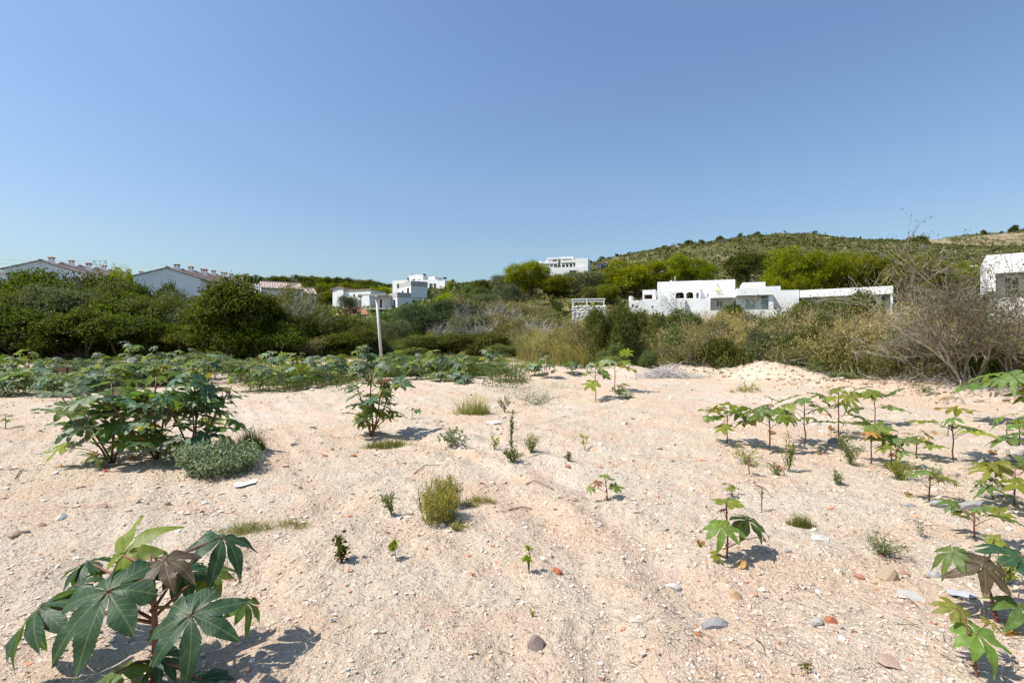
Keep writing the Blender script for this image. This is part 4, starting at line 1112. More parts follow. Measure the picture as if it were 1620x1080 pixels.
PR = {}
for k in range(3):
    PR['ivy%d' % k] = make_proto('ivy_tree', 100 + k, lobes_dome(100 + k, 11, 6, 5.4, .12, .46), 15000, .17, .13, M['ivy'], M['bark'], 6, 5.4, .12, spread=.17)
    PR['mastic%d' % k] = make_proto('mastic_shrub', 110 + k, lobes_dome(110 + k, 9, 4, 3, .15, .46), 11000, .12, .06, M['mastic'], M['bark'], 4, 3, .06, spread=.18)
for k in range(2):
    PR['olive%d' % k] = make_proto('grey_shrub', 120 + k, lobes_dome(120 + k, 9, 4, 3.4, .15, .44), 9000, .13, .045, M['olive'], M['greybark'], 4, 3.4, .06, spread=.22)
    PR['juniper%d' % k] = make_proto('juniper_shrub', 130 + k, lobes_dome(130 + k, 10, 4, 2.8, .15, .40), 12000, .14, .025, M['juniper'], M['bark'], 4, 2.8, .06, spread=.18, up=.6)
    PR['low%d' % k] = make_proto('low_shrub', 140 + k, lobes_dome(140 + k, 8, 2.6, 1.5, .1, .44), 6500, .085, .04, M['herb'], M['bark'], 2.6, 1.5, .03, spread=.2)
    PR['dry%d' % k] = make_proto('dry_shrub', 150 + k, lobes_dome(150 + k, 9, 2.8, 2.0, .1, .42), 4500, .10, .035, M['olivebrown'], M['deadtwig'], 2.8, 2.0, .03, spread=.28, sub=14)
    PR['lime%d' % k] = make_proto('fresh_shrub', 160 + k, lobes_dome(160 + k, 7, 2.4, 2.2, .15, .42), 6500, .10, .05, M['lime'], M['bark'], 2.4, 2.2, .04, spread=.2)
def pine_lobes(seed, n, w, h, low):
    r = np.random.default_rng(seed); L = []
    for k in range(n):
        a = k * 2.4 + r.uniform(-.4, .4); q = .2 + .62 * math.sqrt((k + .5) / n); z = (low + (1 - low) * (.38 + .5 * (1 - q ** 1.6))) + r.uniform(-.10, .06)
        s = r.uniform(.26, .40)
        L.append(((math.cos(a) * q * w / 2, math.sin(a) * q * w / 2, z * h - .05 * h), (s * w / 2, s * w / 2, s * h * .40)))
    return L
for k in range(3):
    PR['pine%d' % k] = make_proto('pine_tree', 170 + k, lobes_dome(170 + k, 24, 7, 5.5, .16, .27), 17000, .24, .055, M['pine'], M['bark'], 7, 6, .10, trunk=(0, 0, 2.2), up=.9, spread=.22, stems='trunk', fol='crown', trunk_pts=([(0, 0, -.5), (.1, 0, 1.2), (0, 0, 2.6)], [.24, .2, .15]))
PR['pined0'] = make_proto('pine_tree', 181, lobes_dome(181, 13, 6, 6.0, .18, .36), 9000, .30, .07, M['pine_dark'], M['bark'], 6, 6.5, .10, trunk=(0, 0, 2.2), up=.9, spread=.22, stems='trunk', fol='crown', trunk_pts=([(0, 0, -.5), (0, 0, 2.6)], [.22, .15]))
PR['pined1'] = make_proto('pine_tree', 182, lobes_dome(182, 12, 6, 5.0, .2, .40), 8000, .30, .09, M['pine_dark'], M['bark'], 6, 5.0, .12, spread=.2, stems='trunk', fol='crown')
for k in range(2):
    PR['weed%d' % k] = make_proto('weed_clump', 145 + k, lobes_dome(145 + k, 9, 1.6, 1., .1, .36), 3800, .075, .032, M['greyherb'] if k else M['herb'], M['greenstem'], 1.6, 1., .012, spread=.3, up=.6)
PR['blob0'] = make_proto('round_bush', 190, lobes_dome(190, 6, 2.5, 2.0, .2, .5), 1500, .22, .12, M['pine_dark'], M['bark'], 2.5, 2.0, .05, sub=1)
PR['blob1'] = make_proto('round_bush', 191, lobes_dome(191, 6, 2.5, 1.8, .2, .5), 1500, .22, .12, M['mastic'], M['bark'], 2.5, 1.8, .05, sub=1)

def grow(kind, px, Y, top, wpx, label, cat='shrub', group=None, name=None, sink=.05, base=None):
    """stand a plant of this kind on the ground at (px column, depth Y), tall enough to reach the photographed outline"""
    p = PR[kind]; b = gy(px, Y)
    if base is not None: b.z = base
    hgt = CH + (540 - top) / F * Y - b.z
    if hgt < .25: hgt = .25
    w = wpx * Y / F
    rz = random.uniform(0, 6.28)
    e = empty(name or p.name, b - Vector((0, 0, sink * hgt)), rz)
    e.scale = (w / p.w, w / p.w, hgt * (1 + sink) / p.h)
    tag(e, label, cat, group)
    obj(p.fn, p.fol, e); obj(p.sn, p.stem, e)
    return e

def ordered(rows, fmt, cat, group, name=None):
    """rows (kind, px, Y, top, wpx): label each by its place along the row"""
    rows = sorted(rows, key=lambda t: t[1])
    for k, t in enumerate(rows):
        grow(*t, fmt % ordinal(k), cat, group, name)

# ---- the dark thicket on the left
ordered([('mastic0', -40, 55, 446, 110), ('ivy0', 12, 54, 439, 120), ('ivy1', 62, 54, 434, 115), ('mastic1', 105, 55, 436, 105), ('ivy2', 148, 55, 440, 110),
         ('mastic2', 205, 56, 449, 85), ('mastic0', 246, 55, 452, 60), ('olive0', 278, 54, 464, 70), ('olive1', 318, 53, 478, 60)],
        'dark green tree %s from the left along the top of the left thicket', 'tree', 'back row of the left thicket', 'thicket_tree')
ordered([('mastic1', -30, 47, 468, 120), ('mastic2', 40, 47, 462, 120), ('olive0', 95, 47.5, 456, 110), ('mastic0', 150, 47, 465, 120), ('ivy1', 205, 47, 470, 110), ('mastic2', 258, 47, 474, 90), ('olive1', 305, 46.5, 486, 80)],
        'olive green shrub %s from the left halfway up the left thicket', 'shrub', 'middle row of the left thicket', 'thicket_shrub')
ordered([('ivy2', -25, 42, 498, 110), ('ivy0', 30, 41.5, 490, 110), ('mastic1', 85, 42, 500, 100), ('ivy1', 135, 41, 494, 110), ('ivy0', 190, 41.5, 502, 100), ('ivy2', 240, 42, 505, 90), ('ivy1', 288, 41.5, 516, 80)],
        'leafy ivy covered bush %s from the left at the foot of the left thicket', 'bush', 'front row of the left thicket', 'ivy_bush')
grow('ivy2', 372, 40.5, 450, 105, 'tall ivy mound standing in front of the lower terrace roofs', 'tree', None, 'ivy_tree')
grow('ivy0', 335, 41.5, 478, 70, 'ivy draped shoulder just left of the tall ivy mound', 'tree', None, 'ivy_tree')
grow('ivy1', 412, 41, 470, 90, 'ivy covered tree leaning on the right of the tall mound', 'tree', None, 'ivy_tree')
grow('ivy1', 355, 39.5, 508, 80, 'low ivy curtain at the foot of the tall mound', 'bush', None, 'ivy_bush')
grow('ivy2', 425, 39.5, 512, 80, 'dark low ivy bush right below the tall mound', 'bush', None, 'ivy_bush')
grow('lime0', 184, 62, 430, 26, 'yellow green tree top poking above the upper terrace roofs', 'tree', None, 'fresh_tree')
grow('lime1', 205, 62, 434, 22, 'small yellow green tree top right beside the taller one', 'tree', None, 'fresh_tree')
grow('dry0', 440, 50, 452, 70, 'thin brownish tree with loose twigs right of the ivy mound', 'tree', None, 'twiggy_tree')
grow('dry1', 476, 49, 462, 80, 'bare looking twiggy tree between ivy mound and pole', 'tree', None, 'twiggy_tree')
ordered([('mastic0', 462, 43, 498, 80), ('ivy0', 498, 43, 512, 70), ('mastic2', 530, 45, 501, 90), ('mastic1', 556, 47, 503, 80), ('dry0', 512, 42, 530, 80), ('mastic0', 575, 44, 520, 70), ('ivy2', 548, 42.5, 530, 70)],
        'dark shrub %s from the left between the ivy mound and the pole', 'shrub', 'shrubs left of the pole', 'thicket_shrub')
# ---- middle brush
ordered([('olive0', 622, 50, 508, 60), ('low0', 640, 44, 532, 70), ('mastic1', 690, 43, 528, 90), ('mastic2', 735, 42, 530, 80), ('mastic0', 775, 41, 528, 80), ('low1', 660, 42, 545, 70), ('ivy0', 715, 43.5, 535, 60), ('dry1', 815, 40, 520, 70), ('low0', 800, 39, 545, 60)],
        'low dark bush %s from the pole along the middle of the lot edge', 'bush', 'low bushes right of the pole', 'low_bush')
grow('juniper0', 668, 60, 484, 80, 'rounded blue green bush right of the pole', 'shrub', None, 'juniper_shrub')
grow('juniper1', 712, 63, 478, 80, 'second blue green bush set behind the rounded one', 'shrub', None, 'juniper_shrub')
grow('juniper0', 650, 66, 489, 60, 'small blue green bush directly behind the pole', 'shrub', None, 'juniper_shrub')
grow('lime0', 705, 72, 466, 34, 'bright yellow green bush above the blue green ones', 'shrub', None, 'fresh_shrub')
ordered([('dry0', 742, 64, 470, 60), ('olive1', 770, 68, 466, 60), ('dry1', 800, 62, 476, 60), ('dry0', 835, 58, 480, 60), ('olive0', 748, 52, 500, 70), ('dry1', 790, 52, 498, 70), ('dry0', 830, 50, 500, 70), ('dry1', 865, 48, 502, 70), ('dry0', 895, 46, 505, 60), ('low1', 612, 70, 500, 40), ('low0', 580, 60, 509, 60), ('olive1', 545, 62, 506, 60), ('low1', 500, 66, 487, 60)],
        'dry brown green shrub %s from the left on the middle slope', 'shrub', 'shrubs on the middle slope', 'dry_shrub')
grow('olive0', 550, 108, 469, 34, 'grey green oleander in front of the white gabled house', 'shrub', None, 'oleander_bush')
# ---- right brush
grow('mastic0', 962, 27, 487, 62, 'tall dark green bush in front of the rubble wall', 'shrub', None, 'mastic_shrub')
grow('mastic2', 995, 28, 492, 50, 'dark green bush just right of the tallest one', 'shrub', None, 'mastic_shrub')
grow('low1', 968, 25.5, 545, 50, 'small green bush behind the tall thin castor plants', 'shrub', None, 'low_shrub')
grow('low0', 1015, 26, 555, 34, 'low green bush beside the heap of dead branches', 'shrub', None, 'low_shrub')
grow('ivy0', 1372, 27, 464, 66, 'dark rounded leafy bush in front of the annex parapet', 'shrub', None, 'leafy_shrub')
grow('mastic1', 1318, 30, 474, 60, 'loose green bush left of the dark rounded one', 'shrub', None, 'mastic_shrub')
grow('mastic0', 1275, 38, 478, 50, 'green bush at the corner between villa and annex', 'shrub', None, 'mastic_shrub')
grow('ivy1', 1160, 40, 484, 62, 'flat topped clipped green hedge before the villa windows', 'hedge', None, 'clipped_hedge')
ordered([('dry1', 1100, 25.8, 515, 60), ('mastic2', 1150, 25.4, 535, 50), ('olive0', 1212, 24.4, 522, 70), ('mastic1', 1268, 22.8, 518, 60), ('dry0', 1340, 20.6, 512, 70), ('dry0', 1395, 20, 518, 70), ('low0', 1052, 27, 518, 60), ('low1', 1312, 24, 500, 60), ('olive0', 1440, 19, 512, 80), ('mastic1', 1235, 27, 492, 60), ('low0', 1040, 30, 500, 70), ('mastic1', 1075, 33, 492, 60), ('low1', 1105, 31, 500, 60), ('dry0', 1135, 28, 505, 60), ('mastic2', 1180, 28, 520, 70), ('dry1', 1215, 30, 498, 60), ('dry0', 1240, 26, 500, 60), ('dry1', 1055, 26.5, 545, 60), ('mastic0', 1120, 26.5, 540, 60), ('low0', 1195, 25, 545, 60), ('dry0', 1260, 22, 545, 70), ('mastic1', 1330, 21, 535, 70), ('dry1', 1385, 19, 540, 80), ('dry0', 1440, 18, 530, 90), ('low1', 1300, 20.6, 570, 60), ('dry0', 925, 31, 515, 60), ('dry1', 885, 33, 525, 60), ('low0', 860, 36, 535, 50), ('dry1', 1490, 17, 540, 90), ('mastic2', 1560, 16, 545, 80), ('dry0', 1610, 15, 540, 80), ('dry1', 1420, 24, 505, 80), ('dry0', 1600, 18, 510, 90), ('low1', 1250, 21.5, 580, 60), ('low0', 1350, 18.6, 590, 60)],
        'scrubby bush %s from the left in the dry thicket on the right', 'bush', 'bushes of the right thicket', 'scrub_bush')
# ---- trees on the right slope
grow('pine0', 840, 86, 415, 66, 'green pine standing left of the hill villa', 'tree', None, 'pine_tree')
grow('pine1', 876, 84, 438, 44, 'smaller bright pine below the hill villa', 'tree', None, 'pine_tree')
grow('olive0', 925, 88, 432, 90, 'broad grey green tree between two bright pines', 'tree', None, 'olive_tree')
grow('olive1', 895, 90, 446, 60, 'grey green tree directly under the hill villa wall', 'tree', None, 'olive_tree')
grow('mastic0', 948, 78, 452, 60, 'dark green tree at the foot of the broad grey one', 'tree', None, 'mastic_tree')
grow('pine2', 1008, 84, 413, 104, 'big spreading bright pine behind the villa turret', 'tree', None, 'pine_tree')
grow('pine0', 962, 74, 452, 34, 'small bright pine above the pergola', 'tree', None, 'pine_tree')
grow('pine1', 1095, 96, 406, 66, 'bright pine rising above the villa roof', 'tree', None, 'pine_tree')
grow('pined0', 1182, 105, 400, 60, 'darker pine on the slope behind the tall villa wall', 'tree', None, 'pine_tree')
grow('pine2', 1250, 86, 396, 72, 'leftmost pine of the bright clump behind the annex', 'tree', 'clump of pines', 'pine_tree')
grow('pine0', 1305, 84, 402, 72, 'second pine from the left of the bright clump behind the annex', 'tree', 'clump of pines', 'pine_tree')
grow('pine1', 1352, 86, 408, 66, 'third pine from the left of the bright clump behind the annex', 'tree', 'clump of pines', 'pine_tree')
grow('pine2', 1395, 84, 408, 66, 'fourth pine from the left of the bright clump behind the annex', 'tree', 'clump of pines', 'pine_tree')
grow('pine0', 1445, 80, 413, 80, 'rightmost pine of the bright clump, behind the bare branches', 'tree', 'clump of pines', 'pine_tree')
grow('pine1', 1492, 84, 414, 70, 'pine behind the bare bush near the tall white edge house', 'tree', 'clump of pines', 'pine_tree')
grow('pine2', 1535, 88, 418, 60, 'pine touching the left side of the tall white edge house', 'tree', 'clump of pines', 'pine_tree')
grow('pine1', 1242, 76, 440, 30, 'little bright pine left of the annex parapet', 'tree', None, 'pine_tree')
grow('pine0', 1268, 76, 441, 26, 'small round pine at the left end of the annex', 'tree', None, 'pine_tree')
grow('pine1', 1030, 110, 436, 40, 'pine half hidden behind the big spreading one', 'tree', None, 'pine_tree')
ordered([('mastic2', 765, 100, 444, 26), ('low1', 745, 110, 447, 22), ('blob0', 716, 150, 443, 10), ('lime0', 712, 140, 445, 12), ('olive1', 790, 95, 436, 36), ('mastic1', 820, 92, 432, 34), ('low0', 770, 84, 456, 40), ('olive0', 805, 82, 450, 40), ('mastic0', 745, 80, 466, 40), ('low1', 780, 75, 470, 40)],
        'small green shrub %s from the left on the slope below the hill villa', 'shrub', 'shrubs on the villa slope', 'slope_shrub')
# ---- skyline bushes of the hill and dark bushes on its face
rows = [(934, 232, 8), (952, 236, 12), (964, 240, 6), (976, 246, 10), (988, 248, 6), (1000, 255, 8), (1022, 262, 9), (1040, 268, 12), (1052, 272, 16), (1090, 285, 10), (1140, 300, 14), (1172, 315, 9), (1197, 325, 10), (1238, 335, 9), (1297, 338, 10), (1308, 338, 10), (1330, 338, 6), (1345, 338, 5), (1422, 505, 6), (1447, 508, 5), (1556, 512, 10), (1605, 515, 14), (1585, 515, 6)]
rows.sort()
for k, (px, Y, wpx) in enumerate(rows):
    b = gy(px, Y); top = 540 - (b.z + wpx * Y / F * .75 - CH) / Y * F
    grow('blob0' if k % 2 else 'blob1', px, Y, top, wpx, 'dark round bush %s from the left along the hill skyline' % ordinal(k), 'bush', 'bushes on the skyline', 'round_bush', .12)
r_ = np.random.default_rng(4)
rows = [(1088, 250, 20), (1110, 262, 14), (1438, 300, 22), (1460, 310, 26), (1475, 360, 18), (1425, 320, 12), (1395, 330, 10), (1140, 240, 9), (1205, 270, 10), (1290, 280, 9), (1350, 300, 10), (1500, 330, 14), (1540, 300, 16), (1580, 320, 18), (1600, 290, 14), (1480, 280, 14), (1170, 220, 12), (1060, 220, 10), (1250, 240, 12), (1320, 250, 11)]
rows.sort()
for k, (px, Y, wpx) in enumerate(rows):
    b = gy(px, Y); top = 540 - (b.z + wpx * Y / F * .6 - CH) / Y * F
    grow('blob0' if k % 3 else 'blob1', px, Y, top, wpx, 'dark bush %s from the left on the face of the hill' % ordinal(k), 'bush', 'bushes on the hill face', 'round_bush', .12)
# ---- wooded ridge in the left distance
rows = []
for (px, top) in [(374, 437), (392, 436), (408, 437), (432, 437), (455, 438), (468, 436), (482, 438), (497, 437), (512, 439), (527, 440), (541, 440), (556, 441), (570, 443), (585, 444), (600, 446), (612, 450)]:
    rows.append(('pined0' if (px // 7) % 2 else 'pined1', px, 215 + (px * 7 % 20), top, 26))
for (px, top) in [(445, 449), (470, 452), (490, 447), (505, 453), (518, 449), (535, 451), (552, 449), (568, 450), (583, 452), (600, 455), (480, 460), (510, 462), (430, 458), (462, 465), (495, 468), (515, 470)]:
    rows.append(('pine%d' % (px % 3) if px % 3 != 1 else 'pined1', px, 150 + (px * 5 % 30), top, 34))
ordered(rows, 'pine %s from the left on the wooded ridge beyond the thicket', 'tree', 'pines on the far ridge', 'pine_tree')

rw_ = np.random.default_rng(15); rows = []
for k in range(46):
    px = rw_.uniform(-30, 780); Y = np.interp(px, [-80, 60, 130, 200, 330, 362, 392, 540, 575, 640, 830], [13.3, 13.8, 15.2, 18, 20.5, 26, 15.2, 16, 19, 19.5, 23]) + rw_.uniform(0, 1) ** 1.4 * 15
    h = rw_.uniform(.3, .8); b = gy(px, Y); top = 540 - (b.z + h - CH) / Y * F
    rows.append(('weed%d' % (1 if rw_.uniform() < (.6 if px < 360 else .35) else 0), px, Y, top, rw_.uniform(1.0, 2.2) * F / Y))
ordered(rows, 'leafy weed clump %s from the left in the belt before the thicket', 'weed', 'weed clumps in the belt', 'weed_clump')
# ------------------------------------------------------------------ bare branches
WF = lambda px: np.interp(px, [-80, 60, 130, 200, 330, 362, 392, 540, 575, 640, 830], [12.9, 13.4, 14.6, 17.5, 19.5, 25, 14.6, 15.3, 18.2, 18.6, 23])
def branching(r, base, d0, length, rad, depth, segs, spread=.5, up=.12, tips=None, shrink=.68, kids=(2, 4)):
    p = np.array(base, float); d = np.array(d0, float); d /= np.linalg.norm(d)
    n = 3
    for k in range(n):
        d = d + r.normal(0, .13, 3) + np.array([0, 0, up]) * (.5 if depth > 2 else 1); d /= np.linalg.norm(d)
        q = p + d * length / n; r1 = rad * (1 - .22)
        segs.append((p, q, rad, r1)); p, rad = q, r1
        if depth > 0 and k > 0:
            for c in range(r.integers(*kids)):
                e = d + r.normal(0, spread, 3); branching(r, p, e, length * shrink * r.uniform(.7, 1.15), rad * .6, depth - 1, segs, spread, up, tips, shrink, kids)
    if tips is not None and depth <= 1: tips.append((p, d))
def seg_geo(segs, sides=3, minr=.004):
    g = Geo(); A = np.array([s[0] for s in segs]); B = np.array([s[1] for s in segs]); a = np.maximum([s[2] for s in segs], minr); b = np.maximum([s[3] for s in segs], minr)
    g.segs(A, B, a, b, sides); return g

def dead_bush(px, Y, top, wpx, label, seed, mat, n=9, leaf=None, name='dead_shrub', depth=2, thick=.018, lean=(0, 0, 0)):
    r = np.random.default_rng(seed); b = gy(px, Y); h = CH + (540 - top) / F * Y - b.z; w = wpx * Y / F
    e = tag(empty(name, b), label, 'shrub'); segs = []; tips = []
    for k in range(n):
        a = r.uniform(0, 6.28); t = r.uniform(.2, 1.) * w / 2
        d = np.array([math.cos(a) * t, math.sin(a) * t, h * r.uniform(.6, 1.25)]) + np.array(lean)
        branching(r, (math.cos(a) * .08, math.sin(a) * .08, -.03), d, np.linalg.norm(d) * .5, thick * h ** .5, depth, segs, .45, .06, tips)
    zm = max(s[1][2] for s in segs); f = h / zm; segs = [(s[0] * [1, 1, f], s[1] * [1, 1, f], s[2], s[3]) for s in segs]; tips = [(t[0] * [1, 1, f], t[1]) for t in tips]
    seg_geo(segs, 3, .0045 * max(1, Y / 30)).build('branches', mat, e)
    if leaf:
        lm, L, W, per = leaf
        P = np.array([t[0] for t in tips]); P = np.repeat(P, per, 0) + r.normal(0, .09, (len(P) * per, 3))
        g = Geo(); g.diamonds(P, r.normal(size=P.shape), r.normal(size=P.shape) + [0, 0, .8], L, W); g.build('foliage', lm, e)
    return e
for k, (px, Y, top, w) in enumerate([(733, 57, 474, 60), (772, 56, 470, 70), (812, 55, 474, 60), (790, 60, 466, 50), (705, 50, 500, 60), (840, 46, 492, 60), (868, 42, 500, 60), (760, 48, 495, 70)]):
    dead_bush(px, Y, top, w, ['leftmost of the upper', 'second of the upper', 'rightmost of the upper', 'tallest of the upper', 'leftmost of the lower', 'third of the lower', 'rightmost of the lower', 'second of the lower'][k] + ' bare grey shrubs on the middle slope', 300 + k, M['deadtwig'], 14, thick=.03)
dead_bush(470, 44, 448, 70, 'bare grey twigs reaching over the thicket right of the ivy', 310, M['deadtwig'], 9, (M['olivebrown'], .1, .04, 2), thick=.02)
dead_bush(378, 60, 418, 20, 'few bare twigs sticking up behind the ivy mound', 311, M['deadtwig'], 4, depth=1, thick=.02)
for k, (px, Y, top, w) in enumerate([(1015, 40, 474, 60), (1075, 38, 462, 70), (1190, 36, 462, 50), (1330, 26, 462, 60), (1290, 28, 470, 40)]):
    dead_bush(px, Y, top, w, 'sparse leafless sapling %s from the left before the white villa' % ordinal(k), 320 + k, M['deadtwig'], 5, (M['mastic'], .12, .06, 2), 'sapling', 2, .016)
# the big bare-branched bush at the right edge
dead_bush(1530, 15, 352, 175, 'large spreading bush with bare reddish branches at the right edge', 333, M['redtwig'], 14, (M['olive'], .075, .028, 3), 'branching_bush', 3, .018)
dead_bush(1612, 14.6, 372, 120, 'tangled bare branches at the right edge in front of the tall white house', 334, M['redtwig'], 6, (M['mastic'], .07, .028, 3), 'branching_bush', 3, .018)
dead_bush(1462, 17, 446, 100, 'grey leafless bush left of the large reddish one', 335, M['deadtwig'], 5, (M['olive'], .07, .028, 2), 'branching_bush', 3, .014)

# ------------------------------------------------------------------ tall dry grass, twig litter, weeds (uncountable)
def blades(r, base, n_per, h, spread, width, curve=.35, segs_=3):
    m = len(base); n = m * n_per
    B = np.repeat(base, n_per, 0); hh = np.repeat(np.broadcast_to(h, m), n_per) * r.uniform(.45, 1.1, n)
    sp = np.repeat(np.broadcast_to(spread, m), n_per)
    a = r.uniform(0, 6.28, n); q = np.sqrt(r.uniform(0, 1, n)) * sp
    B = B + np.stack([np.cos(a) * q, np.sin(a) * q, np.zeros(n) - .03], 1)
    o = np.stack([np.cos(a), np.sin(a), np.zeros(n)], 1) * (curve * r.uniform(.2, 1.4, n))[:, None] + r.normal(0, .12, (n, 3)) * [1, 1, 0]
    S = np.stack([-np.sin(a + r.normal(0, 1, n)), np.cos(a), np.zeros(n)], 1); S /= np.linalg.norm(S, axis=1, keepdims=True)
    W = (np.broadcast_to(width, n) * r.uniform(.6, 1.4, n))[:, None]
    pts = []
    for k in range(segs_ + 1):
        t = k / segs_
        c = B + np.stack([np.zeros(n), np.zeros(n), hh * (t - .25 * curve * t * t)], 1) + o * (hh * t * t * .8)[:, None]
        w = W * (1 - t * .85)
        pts += [c - S * w, c + S * w] if k < segs_ else [c]
    V = np.stack(pts, 1); c = V.shape[1]
    q0 = np.arange(n)[:, None] * c
    Q = np.concatenate([q0 + np.array([2 * k, 2 * k + 1, 2 * k + 3, 2 * k + 2]) for k in range(segs_ - 1)])
    T = q0 + np.array([2 * segs_ - 2, 2 * segs_ - 1, 2 * segs_])
    return V.reshape(-1, 3), Q, T
def scatter(r, n, pxr, dlo, dhi, cond=None):
    px = r.uniform(*pxr, n); Y = lot_edge(px) + r.uniform(dlo, dhi, n); x = (px - 810) / F * Y
    return px, x, Y, H(x, Y)
def tall_grass(name, seed, n, pxr, dlo, dhi, hgt, per, mat, width, label, thr, spread=.35, curve=.3):
    r = np.random.default_rng(seed); px, x, Y, z = scatter(r, n, pxr, dlo, dhi)
    k = sines(seed, 1.5)(x, Y) + r.normal(0, .35, n) > thr; px, x, Y, z = px[k], x[k], Y[k], z[k]
    h = hgt * (1 + .22 * sines(seed + 9, 4)(x, Y))
    V, Q, T = blades(r, np.stack([x, Y, z], 1), per, h, spread, width, curve)
    g = Geo().add(V, Q, T)
    if hgt > 1.4:                                          # feathery seed heads
        tips = V.reshape(-1, 7, 3)[:, -1]; tips = np.repeat(tips[r.uniform(size=len(tips)) < .5], 3, 0); tips = tips + r.normal(0, .05, tips.shape)
        g.diamonds(tips, r.normal(size=tips.shape) + [0, 0, -.3], r.normal(size=tips.shape) + [0, 0, 1], .11, .035)
    return tag(g.build(name, mat), label, 'grass', None, 'stuff')
tall_grass('tall_grass', 401, 1500, (1000, 1480), .5, 9, 2.1, 44, M['straw'], .010, 'tall golden dry grass filling the right thicket', .22, .55, .55)
tall_grass('tall_grass', 402, 1500, (820, 1640), .3, 8, 1.65, 42, M['greengrass'], .010, 'tall green and yellow grass among the right thicket bushes', .15, .5, .6)
tall_grass('tall_grass', 403, 380, (830, 960), .2, 14, 1.9, 60, M['straw'], .014, 'pale dry grass between the middle slope and the rubble wall', -.3, .6, .6)
tall_grass('field_grass', 404, 900, (540, 900), 2, 30, 1.0, 40, M['greengrass'], .02, 'rough grass on the middle slope', .0)
tall_grass('edge_grass', 405, 500, (440, 840), -6, .5, .35, 45, M['greengrass'], .010, 'short grass at the foot of the middle bushes', .1, .5)
def twig_litter():
    r = np.random.default_rng(41); n = 5200
    px = r.uniform(1000, 1700, n); Y = lot_edge(px) + r.normal(.1, .55, n); x = (px - 810) / F * Y; z = H(x, Y)
    P = np.stack([x, Y, z + np.abs(r.normal(0, .13, n))], 1); d = r.normal(size=(n, 3)) * [1, 1, .45]; d /= np.linalg.norm(d, axis=1, keepdims=True)
    L = r.uniform(.12, .7, n)[:, None]
    g = Geo(); g.segs(P, P + d * L, r.uniform(.004, .009, n), .003, 3)
    tag(g.build('twig_litter', M['deadtwig']), 'grey brown litter of dead twigs along the foot of the right thicket', 'twigs', None, 'stuff')
twig_litter()
def weed_mat_(name, seed, n, pxr, yr, h, mat, label, L=.05, W=.022, thr=0., per=60):
    r = np.random.default_rng(seed); px = r.uniform(*pxr, n); Y = r.uniform(*yr, n); x = (px - 810) / F * Y
    k = (sines(seed, 2.6)(x, Y) + r.normal(0, .3, n) > thr) & (Y > WF(px) * (px < 770) + .8 * sines(seed + 5, 1.7)(x, Y)); x, Y = x[k], Y[k]; z = H(x, Y); m = len(x)
    hh = h * np.clip(1 + .5 * sines(seed + 3, 3)(x, Y), .25, 2)
    P = np.repeat(np.stack([x, Y, z], 1), per, 0) + r.normal(0, 1, (m * per, 3)) * [.2, .2, 0]; P[:, 2] += np.repeat(hh, per) * r.uniform(.03, 1, m * per) ** .8
    U = r.normal(size=P.shape)
    g = Geo(); g.diamonds(P, U + [0, 0, .3], r.normal(size=P.shape) * .7 + [0, 0, 1], L * r.uniform(.6, 1.4, len(P)), W)
    return tag(g.build(name, mat), label, 'weeds', None, 'stuff')
weed_mat_('weeds', 421, 420, (-80, 330), (13.6, 25), .34, M['greyherb'], 'low grey green weeds carpeting the left side of the lot edge', .085, .04, .1)
weed_mat_('weeds', 422, 420, (-80, 830), (19, 38), .32, M['herb'], 'green weeds growing in the belt before the thicket', .10, .05, .25)
weed_mat_('weeds', 423, 220, (370, 560), (14.8, 21), .40, M['herb'], 'bushy green weeds behind the bare patch left of centre', .065, .03, -.1, 90)
weed_mat_('weeds', 424, 360, (590, 830), (16.5, 25), .45, M['herb'], 'sprawling weeds over the low mound in the centre', .07, .035, .1)
weed_mat_('weeds', 425, 90, (780, 930), (13.5, 19), .20, M['greyherb'], 'thin straggling weeds in front of the centre castors', .045, .016, .5, 40)

